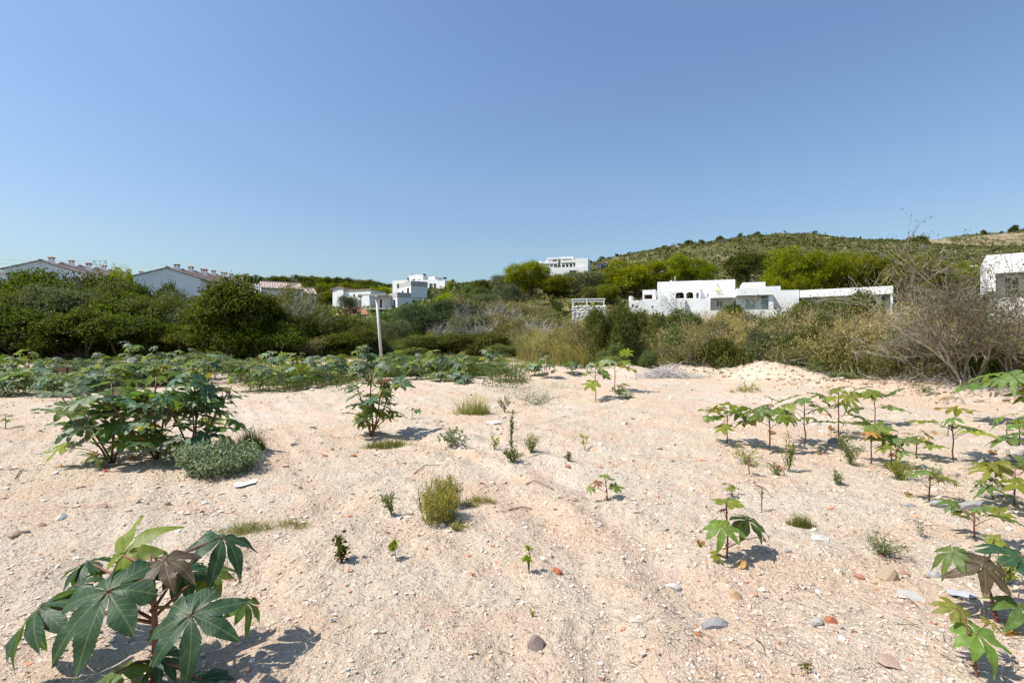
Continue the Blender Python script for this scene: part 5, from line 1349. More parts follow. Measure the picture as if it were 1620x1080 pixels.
# ------------------------------------------------------------------ castor oil plants
def castor_leaf(seed, lobes=8, ns=11, droop=.28, fold=.16, curl=.1, R0=.44, wd=.6):
    r = np.random.default_rng(seed); d = 2 * math.pi / lobes
    V = []; Q = []; rib = []; rad = []
    ts = np.array([-1, -.5, 0, .5, 1.])
    for k in range(lobes):
        a = d * k + r.normal(0, .07)
        back = (1 - math.cos(d * k)) / 2                       # 0 main lobe .. 1 back lobe
        L = (1.0 - .42 * back) * r.uniform(.8, 1.1)
        dr = droop * r.uniform(.5, 1.5); tw = r.normal(0, .45); bend = r.normal(0, .07)
        rs = np.concatenate([np.linspace(0, R0, 4), np.linspace(R0, L, ns + 1)[1:]])
        base = len(V)
        for i, q in enumerate(rs):
            if q <= R0: hw = q * math.tan(d / 2) * 1.0
            else:
                u = (q - R0) / (L - R0); hw = R0 * math.tan(d / 2) * ((1 - u) ** 1.02) * (1 + (wd + .7) * u) * (1.05 if i % 2 else .93)
                if i == len(rs) - 1: hw = .002
            for t in ts:
                s = t * hw
                aa = a + bend * (q / L) ** 2
                x = math.cos(aa) * q - math.sin(aa) * s; y = math.sin(aa) * q + math.cos(aa) * s
                e = q / L
                z = fold * abs(s) * (.4 + e) - dr * e * e * L * .9 + .05 * q * (1 - e) + tw * s * e * .5
                z += (.006 * math.sin(q * 34 + k) + .03 * math.sin(q * 12 + 2 * k + t)) * abs(t) + .02 * math.sin(3 * aa + seed) * e - curl * abs(t) ** 2 * hw * e
                V.append((x, y, z)); rib.append(abs(s)); rad.append(q)
        n = len(ts)
        for i in range(len(rs) - 1):
            for j in range(n - 1):
                b = base + i * n + j
                Q.append((b, b + n, b + n + 1, b + 1))
    me = mesh('leaf', V, [np.array(Q)], [M['castor']], True)
    for nm, v in (('rib', rib), ('rad', rad)):
        at = me.attributes.new(nm, 'FLOAT', 'POINT'); at.data.foreach_set('value', np.array(v, np.float32))
    return me
LEAF = [castor_leaf(500 + k, [8, 9, 7, 8, 9, 8][k], 12, [.12, .25, .08, .4, .2, .05][k], R0=[.38, .30, .36, .33, .28, .34][k], wd=.95) for k in range(6)]
LEAFN = [castor_leaf(520 + k, [8, 9, 8][k], 22, [.6, .8, .45][k], R0=.43, wd=.12) for k in range(3)]       # finer, for the near plants
LEAFF = [castor_leaf(530 + k, 8, 5, [.25, .4, .5][k], R0=.33, wd=.8) for k in range(3)]                    # coarse, for the far ones

BLUE = (.060, .118, .066); DEEP = (.030, .072, .036); MID = (.095, .150, .034); YEL = (.17, .20, .022); LIME_ = (.13, .19, .03); PURP = (.085, .060, .040); DRY = (.40, .22, .04); GLAU_SKY = (.165, .215, .145); RED = (.16, .06, .035)  # the glaucous green is lightened to paint in the sky's reflection
def frame(n, m):
    n = Vector(n).normalized(); m = Vector(m); m = (m - n * m.dot(n)).normalized(); y = n.cross(m)
    return Matrix((m, y, n)).transposed()
def put_leaf(parent, pos, n, m, size, color, me):
    mt = Matrix.Translation(Vector(pos)) @ frame(n, m).to_4x4() @ Matrix.Scale(size, 4)
    o = obj('leaf', me, parent, color=color); o.matrix_local = mt
    return o
def jitter(c, r, s=.18):
    f = r.normal(1, s); return tuple(max(.005, x * f * r.normal(1, .06)) for x in c)

CAST = 'castor plant'
def castor_manual(px, py, top, leaves, label, seed, stem_r=.012, extra=(), group=None):
    r = np.random.default_rng(seed); b = gp(px, py); tp = ray(top[0], top[1], b.y) - b
    e = tag(empty('castor_plant', b), label, CAST, group)
    g = Geo(); k = 7
    P = [Vector((0, 0, -.04)).lerp(tp, t) + Vector((math.sin(t * 4) * .008, 0, 0)) for t in np.linspace(0, 1, k)]
    g.tube(P, np.linspace(stem_r, stem_r * .6, k), 8)
    for t in (.3, .5, .68, .84):
        c = Vector((0, 0, -.04)).lerp(tp, t); g.tube([c - Vector((0, 0, .008)), c, c + Vector((0, 0, .008))], [stem_r * .8, stem_r * 1.18, stem_r * .8], 8)
    g.build('stem', M['stem'], e, True)
    for (lx, ly, dY, rp, n, m, col, lm) in leaves:
        Y = b.y + dY; pos = ray(lx, ly, Y) - b; size = rp * Y / F
        put_leaf(e, pos, n, m, size, jitter(col, r, .06), lm)
        at = min(max(.25, pos.z / max(tp.z, .01) - .12), 1.)
        a = Vector((0, 0, -.04)).lerp(tp, at); mid = (a + pos) / 2 + Vector((0, 0, .02))
        Geo().tube([a, mid, pos], [stem_r * .5, stem_r * .36, stem_r * .3], 6).build('leaf_stalk', M['stem'], e, True)
    return e

def castor_auto(px, py, top_py, n, rpx, label, seed, cols, group=None, lean=0., lod=1, Y=None, bare=.3, tipcol=None, spread=1., name='castor_plant', branches=1, bsp=.22):
    r = np.random.default_rng(seed); b = gp(px, py) if Y is None else gy(px, Y)
    h = max(.08, ray(px, top_py, b.y).z - b.z); size = rpx * b.y / F
    e = tag(empty(name, b), label, CAST, group)
    g = Geo(); sr = min(.02, .006 + .008 * h)
    tops = []
    for bi in range(branches):
        ba = r.uniform(0, 6.28)
        off = Vector((math.cos(ba), math.sin(ba), 0)) * (h * bsp * r.uniform(.6, 1.2) if bi else 0)
        tp = Vector((lean * h, 0, h * (1 if bi == 0 else r.uniform(.7, .92)))) + off
        P = [Vector((0, 0, -.04)).lerp(tp, t) + Vector((r.normal(0, .012 * h), r.normal(0, .012 * h), 0)) for t in np.linspace(0, 1, 5)]
        g.tube(P, np.linspace(sr, sr * .55, 5), 6, True); tops.append((tp, P))
    a0 = r.uniform(0, 6.28)
    for k in range(n):
        tp, P = tops[k % branches]
        t = bare + (1 - bare) * ((k + .5) / n) ** .85
        c = Vector((0, 0, -.04)).lerp(tp, t)
        a = a0 + k * 2.4 + r.normal(0, .25)
        young = (k >= n - 1)
        s = size * r.uniform(.72, 1.1) * (.62 if young else 1 - .25 * abs(t - .55))
        pl = (.45 + .5 * (1 - t)) * size * spread * r.uniform(.8, 1.25) * (1.25 if not young else .4)
        u = Vector((math.cos(a), math.sin(a), 0)); pos = c + u * pl + Vector((0, 0, pl * r.uniform(.05, .85)))
        if pos.z < s * .35: pos.z = s * .35
        tilt = r.uniform(-.15, .8) * (1.1 - .4 * t)
        nn = Vector((u.x * tilt, u.y * tilt, 1)) + Vector(r.normal(0, .27, 3))
        mm = u * 1. + Vector(r.normal(0, .25, 3))
        col = cols[int(r.integers(len(cols)))] if not (young and tipcol) else tipcol
        put_leaf(e, pos, nn, mm, s, jitter(col, r), (LEAF if lod == 1 else LEAFF if lod == 0 else LEAFN)[int(r.integers(3 if lod != 1 else 6))])
        g.tube([c, (c + pos) / 2 + Vector((0, 0, .06 * pl)), pos], [sr * .42, sr * .3, sr * .26], 4, False)
    g.build('stem', M['stem'], e, True)
    return e

# the big plant at the lower left
castor_manual(243, 1082, (243, 905), [
    (172, 935, -.16, 118, (-.12, -.62, .78), (-.55, -.6, -.3), DEEP, LEAFN[0]),
    (303, 972, -.20, 92, (.10, -.62, .78), (.35, -.75, -.3), DEEP, LEAFN[2]),
    (260, 886, .0, 66, (.02, -.30, .95), (.35, -.5, 0), PURP, LEAFN[0]),
    (352, 850, .22, 72, (.30, -.10, .95), (.85, -.35, 0), DEEP, LEAFN[1]),
    (62, 962, -.02, 92, (-.55, -.25, .80), (-.85, -.45, 0), DEEP, LEAFN[1]),
    (196, 878, .10, 74, (-.35, -.78, .50), (.42, .0, 1.), YEL, LEAFN[2]),
    (140, 888, .30, 60, (-.35, .05, .95), (-.9, .2, 0), DEEP, LEAFN[1]),
    (388, 952, .12, 46, (.55, -.1, .85), (.9, .2, -.3), MID, LEAFN[1]),
    (188, 1062, -.12, 66, (-.3, -.1, .95), (-.7, .2, 0), MID, LEAFN[0]),
    (318, 1075, -.10, 62, (.2, -.35, .9), (.8, -.3, 0), DEEP, LEAFN[1]),
    (222, 905, .14, 58, (-.2, -.35, .9), (-.3, .8, 0), DEEP, LEAFN[1]),
    (290, 905, .22, 56, (.25, -.2, .95), (.5, .7, 0), DEEP, LEAFN[0]),
    (120, 925, .18, 62, (-.4, -.3, .86), (-.8, .4, 0), DEEP, LEAFN[2]),
    (256, 1040, -.02, 48, (.1, -.5, .85), (-.3, -.8, 0), DEEP, LEAFN[1]),
    (330, 905, .3, 48, (.35, -.3, .9), (.9, .2, 0), MID, LEAFN[0]),
    (232, 866, .16, 44, (.0, .3, .95), (-.3, .9, 0), MID, LEAFN[2]),
    ], 'tall castor plant with broad glossy dark leaves in the lower left corner', 1, .017)
# lower right plants
castor_manual(1578, 985, (1560, 912), [
    (1556, 893, .0, 56, (-.10, -.55, .83), (-.9, -.2, 0), PURP, LEAFN[2]),
    (1508, 872, .1, 46, (-.45, -.15, .88), (-.9, -.3, 0), MID, LEAFN[1]),
    (1615, 880, .05, 62, (.1, -.25, .96), (-.3, .9, 0), DEEP, LEAFN[0]),
    (1612, 958, -.1, 52, (.2, -.4, .9), (-.5, -.7, 0), MID, LEAFN[2]),
    (1572, 853, .3, 22, (-.2, -.5, .85), (.2, -.8, 0), YEL, LEAF[0]),
    (1604, 1000, -.15, 30, (.3, -.3, .9), (.6, -.6, 0), DRY, LEAF[3]),
    ], 'castor plant with a purple star shaped leaf in the lower right corner', 2, .011)
castor_manual(1546, 1078, (1530, 985), [
    (1546, 1003, .0, 52, (.05, -.50, .87), (.2, -.8, 0), LIME_, LEAFN[2]),
    (1513, 962, .08, 36, (-.1, -.45, .9), (-.5, .5, 0), YEL, LEAFN[0]),
    (1566, 985, .1, 26, (.3, -.3, .9), (.8, .2, 0), YEL, LEAF[1]),
    ], 'young yellow green castor seedling at the bottom right edge', 3, .007)
castor_manual(1149, 886, (1150, 795), [
    (1141, 833, -.06, 37, (-.10, -.55, .83), (-.2, -.8, 0), LIME_, LEAFN[2]),
    (1183, 822, .05, 46, (.30, -.30, .9), (.8, -.35, 0), MID, LEAFN[0]),
    (1150, 794, .0, 35, (-.02, -.05, 1.), (.6, .5, 0), YEL, LEAF[0]),
    (1132, 877, -.05, 15, (.0, -.6, .8), (-.2, -.8, 0), YEL, LEAF[2]),
    (1206, 848, .02, 20, (.7, -.1, .7), (.7, -.2, -.6), MID, LEAF[1]),
    (1143, 806, .06, 14, (-.3, .2, .9), (-.8, .5, 0), RED, LEAF[4]),
    ], 'broad-leaved castor seedling with a hard shadow in the right foreground', 4, .008)
castor_manual(960, 793, (958, 755), [
    (955, 753, .0, 14, (0, -.1, 1), (.5, .6, 0), YEL, LEAF[0]),
    (946, 763, .0, 15, (-.2, -.3, .9), (-.8, 0, 0), RED, LEAF[1]),
    (972, 770, -.03, 17, (.2, -.5, .85), (.6, -.5, 0), MID, LEAF[2]),
    (935, 772, -.02, 12, (-.3, -.5, .8), (-.7, -.4, 0), LIME_, LEAF[3]),
    (965, 757, .02, 12, (.2, 0, 1), (.8, .3, 0), MID, LEAF[5]),
    ], 'small reddish castor seedling alone on bare ground right of centre', 5, .006)
# left pair
castor_auto(178, 732, 606, 40, 38, 'left of the two dark castor plants on the open ground', 10, [BLUE, BLUE, MID, GLAU_SKY, GLAU_SKY], lod=1, bare=.03, spread=1.25, branches=5, bsp=.45)
castor_auto(308, 722, 602, 42, 38, 'right of the two dark castor plants on the open ground', 13, [BLUE, BLUE, MID, GLAU_SKY, YEL], lod=1, bare=.03, spread=1.25, branches=5, bsp=.45)
castor_auto(246, 728, 596, 26, 36, 'shorter castor stems filling the gap between the two dark castor plants', 21, [BLUE, BLUE, MID, GLAU_SKY, YEL], lod=1, bare=.05, spread=1.2, branches=3, bsp=.4)
castor_auto(588, 690, 584, 40, 25, 'bushy castor clump standing alone left of centre', 12, [BLUE, MID, BLUE, YEL], lod=1, bare=.05, branches=4, bsp=.32, tipcol=RED)
castor_auto(652, 664, 646, 3, 10, 'tiny castor seedling right of the bushy clump', 14, [BLUE, DEEP], bare=.5)
castor_auto(9, 677, 655, 5, 11, 'little castor seedling at the left edge with a purple top', 15, [YEL, MID], tipcol=PURP)
castor_auto(942, 634, 582, 7, 20, 'castor plant left of the tall thin pair in the centre', 16, [GLAU_SKY, MID, YEL], bare=.45)
castor_auto(973, 620, 566, 7, 24, 'tall thin castor plant before the dark bush in the centre', 17, [GLAU_SKY, MID, YEL, LIME_], bare=.55)
castor_auto(985, 624, 606, 4, 10, 'small leafy castor at the foot of the tall thin plant', 18, [MID, GLAU_SKY])
# right cluster
RC = [(1150, 702, 650, 7, 26, [LIME_, MID, YEL], PURP), (1217, 712, 640, 8, 25, [MID, LIME_, YEL], None), (1273, 705, 634, 7, 24, [LIME_, MID, YEL], RED), (1326, 692, 620, 6, 24, [YEL, MID], None), (1384, 672, 624, 6, 22, [YEL, MID], None), (1378, 735, 676, 6, 24, [YEL, LIME_, DRY], None), (1410, 738, 694, 4, 24, [MID, YEL], None), (1450, 726, 690, 4, 18, [YEL, LIME_], None), (1185, 752, 722, 3, 9, [YEL], RED), (1508, 730, 660, 4, 30, [YEL, MID], None), (1471, 792, 748, 5, 24, [MID, YEL], PURP), (1541, 852, 808, 5, 28, [MID, YEL], None), (1605, 800, 742, 8, 38, [MID, YEL], None), (1593, 697, 664, 4, 14, [YEL, MID], None), (1612, 705, 660, 4, 16, [MID, YEL], None), (1158, 785, 768, 3, 10, [YEL], None), (1622, 672, 612, 8, 46, [LIME_, MID], None), (1638, 740, 690, 5, 34, [DEEP, MID], None), (1418, 735, 712, 3, 9, [YEL, DRY], None), (1570, 790, 766, 3, 16, [MID], None), (1500, 690, 668, 2, 8, [DEEP], None)]
RL = ['castor plant with a purple tip leaf at the left end of the right cluster', 'pale green castor second from the left in the right cluster', 'thin stemmed castor third from the left in the right cluster', 'tall castor with a flat yellow green crown in the right cluster', 'yellow green castor at the back of the right cluster', 'castor with yellowing leaves in the middle of the right cluster', 'leaning castor with dark drooping leaf in the right cluster', 'light yellow castor beside the leaning one', 'small red tipped castor in front of the right cluster', 'single tall castor with umbrella leaves standing apart on the right', 'short purple topped castor in front of the grey slab', 'castor sapling left of the purple leaved plant at the right', 'bushy castor cut by the right edge', 'small castor seedling near the right thicket', 'slim castor seedling at the right edge by the thicket', 'tiny two leaved castor above the broad-leaved seedling', 'large castor leaves reaching in at the right edge below the thicket', 'dark castor leaves cut by the right edge by the log', 'tiny yellow castor between the larger cluster plants', 'small castor left of the bushy one at the right edge', 'tiny dark castor behind the umbrella leaved one']
for k, (t, lb) in enumerate(zip(RC, RL)):
    castor_auto(t[0], t[1], t[2], t[3] + 2, t[4] * 1.15, lb, 40 + k, t[5], 'castor plants on the right', bare=.45, tipcol=t[6], spread=1.1)
# the belt of castors in front of the thicket
belt = []
rb = np.random.default_rng(61)
for (px, Y, top) in [(-10, 20, 578), (20, 22, 570), (45, 24, 562), (75, 21, 575), (110, 24, 572), (135, 22, 580), (160, 26, 570), (25, 17, 600), (60, 17.5, 604), (120, 17, 606), (150, 19, 592), (205, 23, 548), (228, 24, 553), (248, 22, 560), (270, 23, 566), (300, 22, 560), (322, 24, 560), (340, 22, 572), (255, 18, 588), (285, 19, 590), (385, 24, 560), (405, 22, 572), (430, 23, 566), (452, 24, 568), (470, 19, 575), (455, 18, 590), (415, 19, 586), (550, 24, 548), (575, 23, 556), (600, 25, 562), (565, 20, 580), (625, 24, 566), (645, 23, 560), (670, 24, 564), (690, 22, 562), (710, 24, 570), (735, 25, 560), (760, 27, 545), (775, 26, 556), (795, 25, 566), (820, 26, 566), (650, 19.5, 586), (740, 21, 580), (700, 18.5, 600), (730, 18, 602), (865, 22, 562), (882, 22, 556), (845, 23, 578), (905, 23, 580), (520, 26, 570), (495, 27, 572), (12, 15, 610), (40, 15.5, 596), (85, 15, 606), (70, 19, 586), (140, 16, 600), (185, 17, 590), (215, 18, 580), (235, 20, 570), (275, 20, 568), (310, 18.5, 578), (330, 20, 566), (395, 17, 588), (425, 16.5, 592), (445, 20, 572), (475, 17, 590), (510, 18, 588), (535, 20, 575), (610, 19, 576), (680, 20, 578), (720, 21, 574), (660, 21, 570)]:
    belt.append((px, Y, top))
belt.sort(); belt = [t for k, t in enumerate(belt) if not (t[1] > 20.5 and k % 3 == 1)]
for k, (px, Y, top) in enumerate(belt):
    castor_auto(px, None, top - (9 if px < 700 else 4), int(rb.integers(13, 20)), .36 * F / Y, 'castor plant %s from the left in the weedy belt before the thicket' % ordinal(k), 700 + k, [GLAU_SKY, GLAU_SKY, BLUE, MID] if k % 5 else [YEL, MID, GLAU_SKY], 'castors in the weedy belt', lod=0 if Y > 18.5 else 1, Y=Y, bare=.12, branches=2 if top < 575 else 1)

# ------------------------------------------------------------------ small weeds on the open ground
def herb(px, py, hpx, wpx, label, seed, mat, n=160, L=.035, W=.018, stems=9, cat='weed', name='weed', smat=None, up=.5, flat=False, Y=None, tip=False, root=.0):
    r = np.random.default_rng(seed); b = gp(px, py); h = hpx * b.y / F; w = wpx * b.y / F
    e = tag(empty(name, b), label, cat); segs = []; P = []; D = []
    for k in range(stems):
        a = r.uniform(0, 6.28); q = math.sqrt(r.uniform()) * w / 2
        t = np.array([math.cos(a) * q, math.sin(a) * q, h * r.uniform(.55, 1.) * (1 - .4 * q / (w / 2 + 1e-6))])
        mid = t * .5 + np.array([*r.normal(0, .08 * w, 2), .12 * h])
        rt = t * [root, root, 0]; mid = mid + rt * .4; segs += [(rt - [0, 0, .01], mid, .0035, .003), (mid, t, .003, .0018)]
        m = n // stems
        for j in range(m):
            s = r.uniform(.75 if tip else .15, 1.); c = rt * (1 - s) ** 2 + mid * (2 * s * (1 - s)) + t * s * s
            P.append(c + r.normal(0, .05 * w + .004, 3) * [1, 1, .6]); D.append(r.normal(size=3) + np.array([0, 0, up]))
    sc_ = max(1, b.y / 9)
    g = seg_geo(segs, 4, .0016 * sc_); g.build('stem', smat or M['greenstem'], e)
    P = np.array(P); P[:, 2] = np.maximum(P[:, 2], .004); D = np.array(D)
    g = Geo(); g.diamonds(P, D, r.normal(size=P.shape) * .6 + [0, 0, 1], L * r.uniform(.6, 1.3, len(P)), W); g.build('foliage', mat, e)
    return e
def tuft(px, py, hpx, wpx, label, seed, mat, n=300, w=.0028, cat='grass', name='grass_tuft', depth=.6, curve=.6):
    r = np.random.default_rng(seed); b = gp(px, py); W_ = wpx * b.y / F; h = hpx * b.y / F
    m = max(1, int(n / 10)); a = r.uniform(0, 6.28, m); q = np.sqrt(r.uniform(0, 1, m))
    h = h * (1 - .65 * q * q) * r.uniform(.6, 1.1, m); x = b.x + np.cos(a) * q * W_ / 2; y = b.y + np.sin(a) * q * W_ / 2 * depth
    V, Q, T = blades(r, np.stack([x - b.x, y - b.y, H(x, y) - b.z], 1), 10, h, W_ * .06, w, curve)
    return tag(Geo().add(V, Q, T).build(name, mat, None, loc=b), label, cat)
herb(692, 828, 84, 78, 'dense mossy green bush in the centre of the lot', 801, M['mosswort'], 4600, .03, .006, 70, 'bush', 'mossy_bush', up=.8, root=.7)
herb(712, 800, 60, 40, 'upright back half of the mossy bush, paler at the tip', 802, M['mosswort'], 1200, .03, .006, 24, 'bush', 'mossy_bush', up=.8, root=.5)
tuft(755, 797, 24, 66, 'low dry fringe of grass trailing right of the mossy bush', 803, M['mosswort'], 900, .003, name='grass_fringe')
herb(722, 838, 16, 44, 'small withered clump at the foot of the mossy bush', 804, M['mosswort'], 260, .02, .006, 12)
herb(345, 748, 60, 125, 'grey green sprawling weed beside the dark castor pair', 805, M['greyherb'], 6500, .04, .02, 80, 'bush', 'sprawling_weed', root=.7)
tuft(398, 712, 54, 44, 'green grass tuft behind the sprawling grey weed', 806, M['greengrass'], 1100, .004, curve=.3)
tuft(385, 842, 34, 110, 'green grass patch left of the small broad-leaved weed', 807, M['greengrass'], 1500, .002, name='grass_patch', curve=1.1)
tuft(462, 832, 26, 60, 'thin yellowish end of the left grass patch', 808, M['greengrass'], 700, .002, name='grass_patch')
tuft(395, 868, 14, 26, 'sparse grass right behind the upper foreground castor leaf', 809, M['greengrass'], 200, .002, name='grass_patch')
tuft(612, 708, 26, 80, 'flat green grass patch in front of the bushy castor', 810, M['greengrass'], 1100, .004, name='grass_patch')
tuft(680, 702, 8, 60, 'dry flat grass trailing right of the flat green patch', 811, M['straw'], 500, .003, name='grass_patch')
herb(540, 893, 54, 40, 'small dark broad-leaved weed with a shadow in the foreground', 812, M['ivy'], 90, .045, .03, 7, smat=M['stem'])
herb(715, 706, 36, 70, 'grey drooping leaved weed behind the mossy bush', 813, M['greyherb'], 130, .075, .04, 9)
herb(620, 818, 46, 38, 'pale thin weed left of the mossy bush', 814, M['herb'], 150, .03, .018, 8)
herb(627, 885, 40, 20, 'yellow green sapling with a bare stalk left of centre', 815, M['lime'], 60, .03, .02, 3, 'sapling', 'sapling', tip=True)
herb(837, 912, 50, 20, 'bright yellow green sapling alone in the centre foreground', 816, M['lime'], 90, .024, .016, 3, 'sapling', 'sapling', tip=True)
herb(842, 975, 16, 8, 'tiny green shoot below the centre sapling', 817, M['lime'], 14, .02, .01, 2, 'sapling', 'sapling')
herb(808, 720, 100, 14, 'tall thin weed stalk with drying top in the centre', 818, M['herb'], 200, .04, .018, 4)
herb(812, 732, 30, 44, 'low leafy base around the tall weed stalk', 819, M['herb'], 320, .035, .018, 12)
herb(840, 718, 44, 36, 'feathery upright weed right of the tall stalk', 820, M['mosswort'], 420, .04, .009, 14)
herb(782, 712, 32, 22, 'light green weed left of the tall stalk', 821, M['lime'], 90, .035, .018, 5)
herb(925, 712, 32, 22, 'small pale sapling right of the feathery weed', 822, M['lime'], 70, .035, .018, 3, tip=True)
herb(901, 730, 18, 24, 'small dark green weed below the pale sapling', 823, M['herb'], 110, .03, .016, 8)
tuft(748, 656, 62, 60, 'upright yellowish grass clump in the middle distance', 824, M['greengrass'], 520, .005, curve=.9)
herb(798, 652, 40, 24, 'wilted weed at the right of the upright grass clump', 825, M['herb'], 160, .06, .025, 8)
herb(848, 640, 26, 110, 'straggling thin weeds before the centre castors', 826, M['greyherb'], 420, .05, .02, 26)
herb(1248, 748, 74, 24, 'bright feathery weed in front of the right castor cluster', 827, M['lime'], 260, .045, .012, 9)
herb(1230, 752, 28, 40, 'pale low weed beside the bright feathery one', 828, M['herb'], 160, .03, .014, 10)
herb(1180, 735, 36, 60, 'yellow green weeds under the purple tipped castor', 829, M['lime'], 220, .035, .014, 12)
herb(1324, 770, 32, 18, 'small feathery weed alone below the right cluster', 830, M['herb'], 150, .035, .010, 7)
herb(1345, 735, 50, 52, 'wiry grey green weed in the middle of the right cluster', 831, M['herb'], 420, .03, .014, 18)
herb(1330, 712, 46, 40, 'leafy weed at the foot of the tall flat crowned castor', 832, M['herb'], 260, .035, .018, 12)
herb(1425, 760, 48, 60, 'light green feathery weeds below the leaning castor', 833, M['lime'], 420, .04, .012, 18)
herb(1490, 760, 26, 60, 'grey low weeds left of the long tan slab', 834, M['greyherb'], 200, .035, .016, 12)
tuft(1268, 832, 40, 44, 'short green grass tuft right of the broad-leaved seedling', 835, M['greengrass'], 900, .002)
tuft(1315, 825, 8, 36, 'thin flat grass patch right of the short tuft', 836, M['greengrass'], 260, .002)
herb(1205, 812, 60, 10, 'thin pale weed stalk behind the broad-leaved seedling', 837, M['herb'], 40, .025, .01, 2)
herb(1395, 880, 42, 76, 'silvery sprawling weed on the right foreground', 838, M['greyherb'], 300, .026, .010, 26)
herb(1455, 850, 40, 26, 'brown wiry dried weed right of the silvery one', 839, M['olivebrown'], 60, .025, .01, 8, smat=M['deadtwig'])
herb(1590, 925, 70, 50, 'feathery weed growing behind the purple castor leaf', 840, M['lime'], 260, .035, .01, 12)
tuft(1180, 618, 22, 50, 'yellow grass sprouting from the sandy mound', 841, M['straw'], 260, .008)
herb(1185, 620, 24, 22, 'small green weed on top of the sandy mound', 842, M['lime'], 60, .06, .03, 4)
herb(980, 628, 26, 30, 'leafy weed at the foot of the centre castors', 843, M['herb'], 140, .07, .035, 8)
tuft(993, 630, 14, 24, 'yellowish grass right of the centre castors', 844, M['greengrass'], 260, .006)
herb(1460, 625, 24, 40, 'low green weed among boulders at the right thicket', 845, M['mastic'], 260, .05, .025, 10)
herb(1275, 1062, 16, 20, 'dried brown seedling near the bottom right', 846, M['olivebrown'], 24, .025, .012, 4)
herb(365, 918, 10, 16, 'tiny green sprig below the right foreground castor leaf', 847, M['herb'], 30, .014, .008, 5)
tuft(690, 668, 10, 40, 'thin grass beside the low central mound', 848, M['greengrass'], 160, .004)
herb(1122, 668, 14, 6, 'tiny dark shoot left of the right castor cluster', 849, M['mastic'], 14, .04, .012, 2)
tuft(1475, 686, 12, 50, 'flat drying grass left of the umbrella leaved castor', 850, M['straw'], 300, .004)

# ------------------------------------------------------------------ litter on the ground
def dry_leaf(px, py, wpx, label, seed):
    r = np.random.default_rng(seed); b = gp(px, py); s = wpx * .42 * b.y / F
    g = Geo(); n = 6
    for k in range(n):                                  # curled lobes of a fallen castor leaf
        a = 6.28 * k / n + r.normal(0, .2); c = r.uniform(.5, 1.1)
        pts = []
        for t in np.linspace(0, 1, 5):
            d = np.array([math.cos(a), math.sin(a), 0]) * s * math.sin(t * c * 1.9) * .8; z = s * (.25 + .75 * (1 - math.cos(t * c * 2.2)) * .5)
            wd = np.array([-math.sin(a), math.cos(a), 0]) * s * .30 * math.sin(math.pi * min(1, t * .9 + .08))
            pts += [d - wd + [0, 0, z + .08 * s], d + [0, 0, z], d + wd + [0, 0, z + .08 * s]]
        q = [(3 * i + j, 3 * i + 3 + j, 3 * i + 4 + j, 3 * i + 1 + j) for i in range(4) for j in range(2)]
        g.add(np.array(pts), q)
    return tag(g.build('fallen_leaf', M['dryleaf'], None, True, loc=b - Vector((0, 0, s * .1)), rot=(r.normal(0, .3), r.normal(0, .3), 0)), label, 'leaf', 'fallen dry leaves')
for k, (px, py, w, lb) in enumerate([(1438, 786, 20, 'upright yellow curled leaf in front of the leaning castor'), (1465, 700, 22, 'large ochre dead leaf beside the light yellow castor'), (1570, 718, 18, 'orange curled leaf near the weathered log'), (1105, 866, 26, 'brown curled dry leaf left of the broad-leaved seedling'), (1175, 898, 26, 'dark dry leaf in the shadow of the broad-leaved seedling'), (1295, 720, 18, 'yellow dead leaves under the tall flat crowned castor'), (1315, 680, 18, 'orange withered leaf hanging low on the flat crowned castor'), (1220, 686, 18, 'brown withered leaf under the pale green castor'), (720, 656, 10, 'orange dry leaf beneath the upright grass clump'), (1405, 688, 16, 'small dry leaf behind the leaning castor'), (150, 722, 24, 'ochre dead leaf at the foot of the left dark castor'), (210, 728, 22, 'brown dead leaf between the two dark castors')]):
    dry_leaf(px, py, w, lb, 900 + k)
def twig(pts, rpx, label, mat=None):
    P = [gp(*p) for p in pts]; Y = P[0].y
    P = [p + Vector((0, 0, rpx * Y / F * .6 + (.02 if 0 < i < len(P) - 1 else 0))) for i, p in enumerate(P)]
    tag(Geo().tube(P, np.linspace(rpx, rpx * .5, len(P)) * Y / F, 6).build('twig', mat or M['bark'], None, True), label, 'twig', 'twigs on the bare ground')
twig([(832, 768), (845, 765), (862, 771), (878, 776)], 1.1, 'bent dark twig right of the mossy bush')
twig([(655, 750), (672, 739), (700, 736)], 1., 'curved thin twig behind the mossy bush')
twig([(805, 808), (825, 807), (842, 808)], 1.2, 'short straight dark twig in the centre')
twig([(328, 912), (342, 903), (354, 897)], 1.6, 'grey stick beside the upper foreground castor leaf', M['greybark'])
twig([(24, 758), (32, 748), (36, 743)], 1., 'thin dark twig near the left edge')
twig([(1424, 948), (1438, 955), (1452, 960)], 1.4, 'short brown twig by the long grey stone')
twig([(1196, 1018), (1205, 1028), (1212, 1045)], .9, 'thin curved root below the grey slab')
twig([(1195, 768), (1210, 775), (1222, 790)], .8, 'fine twig right of the tiny castor')
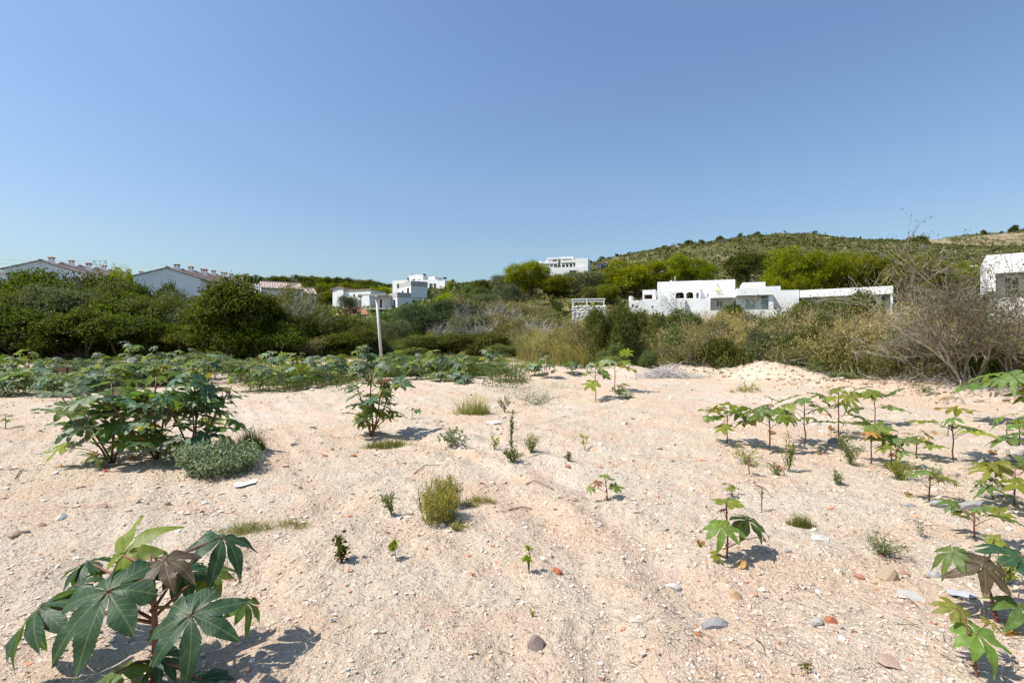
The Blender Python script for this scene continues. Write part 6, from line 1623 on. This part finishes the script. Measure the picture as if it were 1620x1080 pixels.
# log and rubble by the right edge
a, b = gp(1578, 738), gp(1618, 724)
lg = tag(empty('weathered_log', a), 'weathered grey log lying by the right edge', 'log')
d = b - a; rr = np.random.default_rng(9)
P = [d * t + Vector((rr.normal(0, .01), 0, .045 + .008 * rr.normal())) for t in np.linspace(0, 1.25, 7)]
Geo().tube(P, [.04, .045, .042, .043, .04, .036, .03], 10).build('trunk', M['greybark'], lg, True)
Geo().tube([P[2], P[2] + Vector((.02, .05, .12))], [.03, .02], 6).build('branch_stub', M['greybark'], lg, True)
a, b = gp(1540, 742), gp(1572, 738)
tag(Geo().tube([a + Vector((0, 0, .02)), (a + b) / 2 + Vector((0, 0, .1)), b + Vector((0, 0, .02))], [.02, .024, .018], 7).build('bent_branch', M['greybark'], None, True), 'bent grey branch left of the weathered log', 'branch')
for k, (px, py, w, c, lb) in enumerate([(1555, 804, 60, GREY, 'long grey plank shaped slab before the bushy edge castor'), (1590, 775, 26, (.5, .36, .26), 'brown rubble piece below the log'), (1440, 800, 22, (.45, .45, .46), 'grey chip of rubble next to the yellow curled leaf'), (1460, 742, 24, (.40, .42, .46), 'bluish stone at the foot of the light yellow castor'), (1320, 700, 26, (.30, .29, .29), 'dark grey stone under the tall flat crowned castor')]):
    rock(px, py, w, c, lb, k % 5, .5, .1 * k, 'rubble_piece', 'rubble', .6)
# paper, cloth, red scrap
def sheet_scrap(px, py, wpx, hpx, label, mat, name, cat, seed):
    r = np.random.default_rng(seed); b = gp(px, py); w = wpx * b.y / F; dpt = w * .8; n = 6
    u, v = np.meshgrid(np.linspace(-.5, .5, n), np.linspace(-.5, .5, n), indexing='ij')
    z = .02 + .10 * w * np.sin(u * 5 + r.uniform(0, 6)) * np.cos(v * 4) + .25 * w * np.maximum(0, u - .2)
    V = np.stack([u * w, v * dpt, z - .004], -1).reshape(-1, 3); V2 = V + [0, 0, .004]
    i = np.arange(n - 1)[:, None] * n; j = np.arange(n - 1)[None]; Q = np.stack([i + j, i + n + j, i + n + j + 1, i + j + 1], -1).reshape(-1, 4)
    return tag(Geo().add(V, Q[:, ::-1]).add(V2, Q).build(name, mat, None, True, loc=b, rot=(0, 0, r.uniform(-.4, .4))), label, cat)
sheet_scrap(388, 769, 30, 6, 'crumpled white paper scrap lying left of centre', M['paper'], 'paper_scrap', 'paper', 1)
sheet_scrap(780, 670, 22, 5, 'white flat scrap behind the tall weed stalk', M['paper'], 'paper_scrap', 'paper', 2)
sheet_scrap(1520, 945, 30, 10, 'bluish grey cloth scrap beneath the purple castor leaf', M['rag'], 'cloth_scrap', 'cloth', 3)
sheet_scrap(168, 747, 9, 3, 'small red plastic scrap at the foot of the left dark castor', M['redplastic'], 'plastic_scrap', 'plastic', 4)
# brown timber frame in the weeds at the left
p = gp(95, 607); Yq = p.y
fr = tag(empty('timber_frame', p), 'brown timber sign frame standing in the weeds at the left', 'frame')
s = Yq / F
for x in (-7, -4, 12): Geo().box(x * s - .03, x * s + .03, -.03, .03, -.05, 26 * s).build('post', M['brownwood'], fr)
Geo().box(-6.2 * s, 12 * s, -.06, -.033, 17 * s, 27 * s).build('board', M['brownwood'], fr)
Geo().box(-6 * s, 12 * s, -.055, -.034, 13 * s, 16 * s).build('board', plain_mat('pale_timber', (.52, .38, .28), .8, .1, 6), fr)
# heap of dead branches and pale sacking
hp = gp(1058, 597); hb = tag(empty('branch_heap', hp), 'grey heap of cut dead branches at the thicket edge', 'heap')
r = np.random.default_rng(71); n = 420
P = r.normal(0, 1, (n, 3)) * [.75, .45, 0]; P[:, 2] = np.abs(r.normal(0, .22, n)) * np.exp(-(P[:, 0] / 1.) ** 2) + .02
dd = r.normal(size=(n, 3)) * [1, .7, .3]; dd /= np.linalg.norm(dd, axis=1, keepdims=True); L = r.uniform(.25, .9, n)[:, None]
Geo().segs(P - dd * L / 2, P + dd * L / 2, r.uniform(.007, .016, n), .005, 4).build('branches', plain_mat('bleached_wood', (.50, .47, .45), .9, .2, 3), hb)
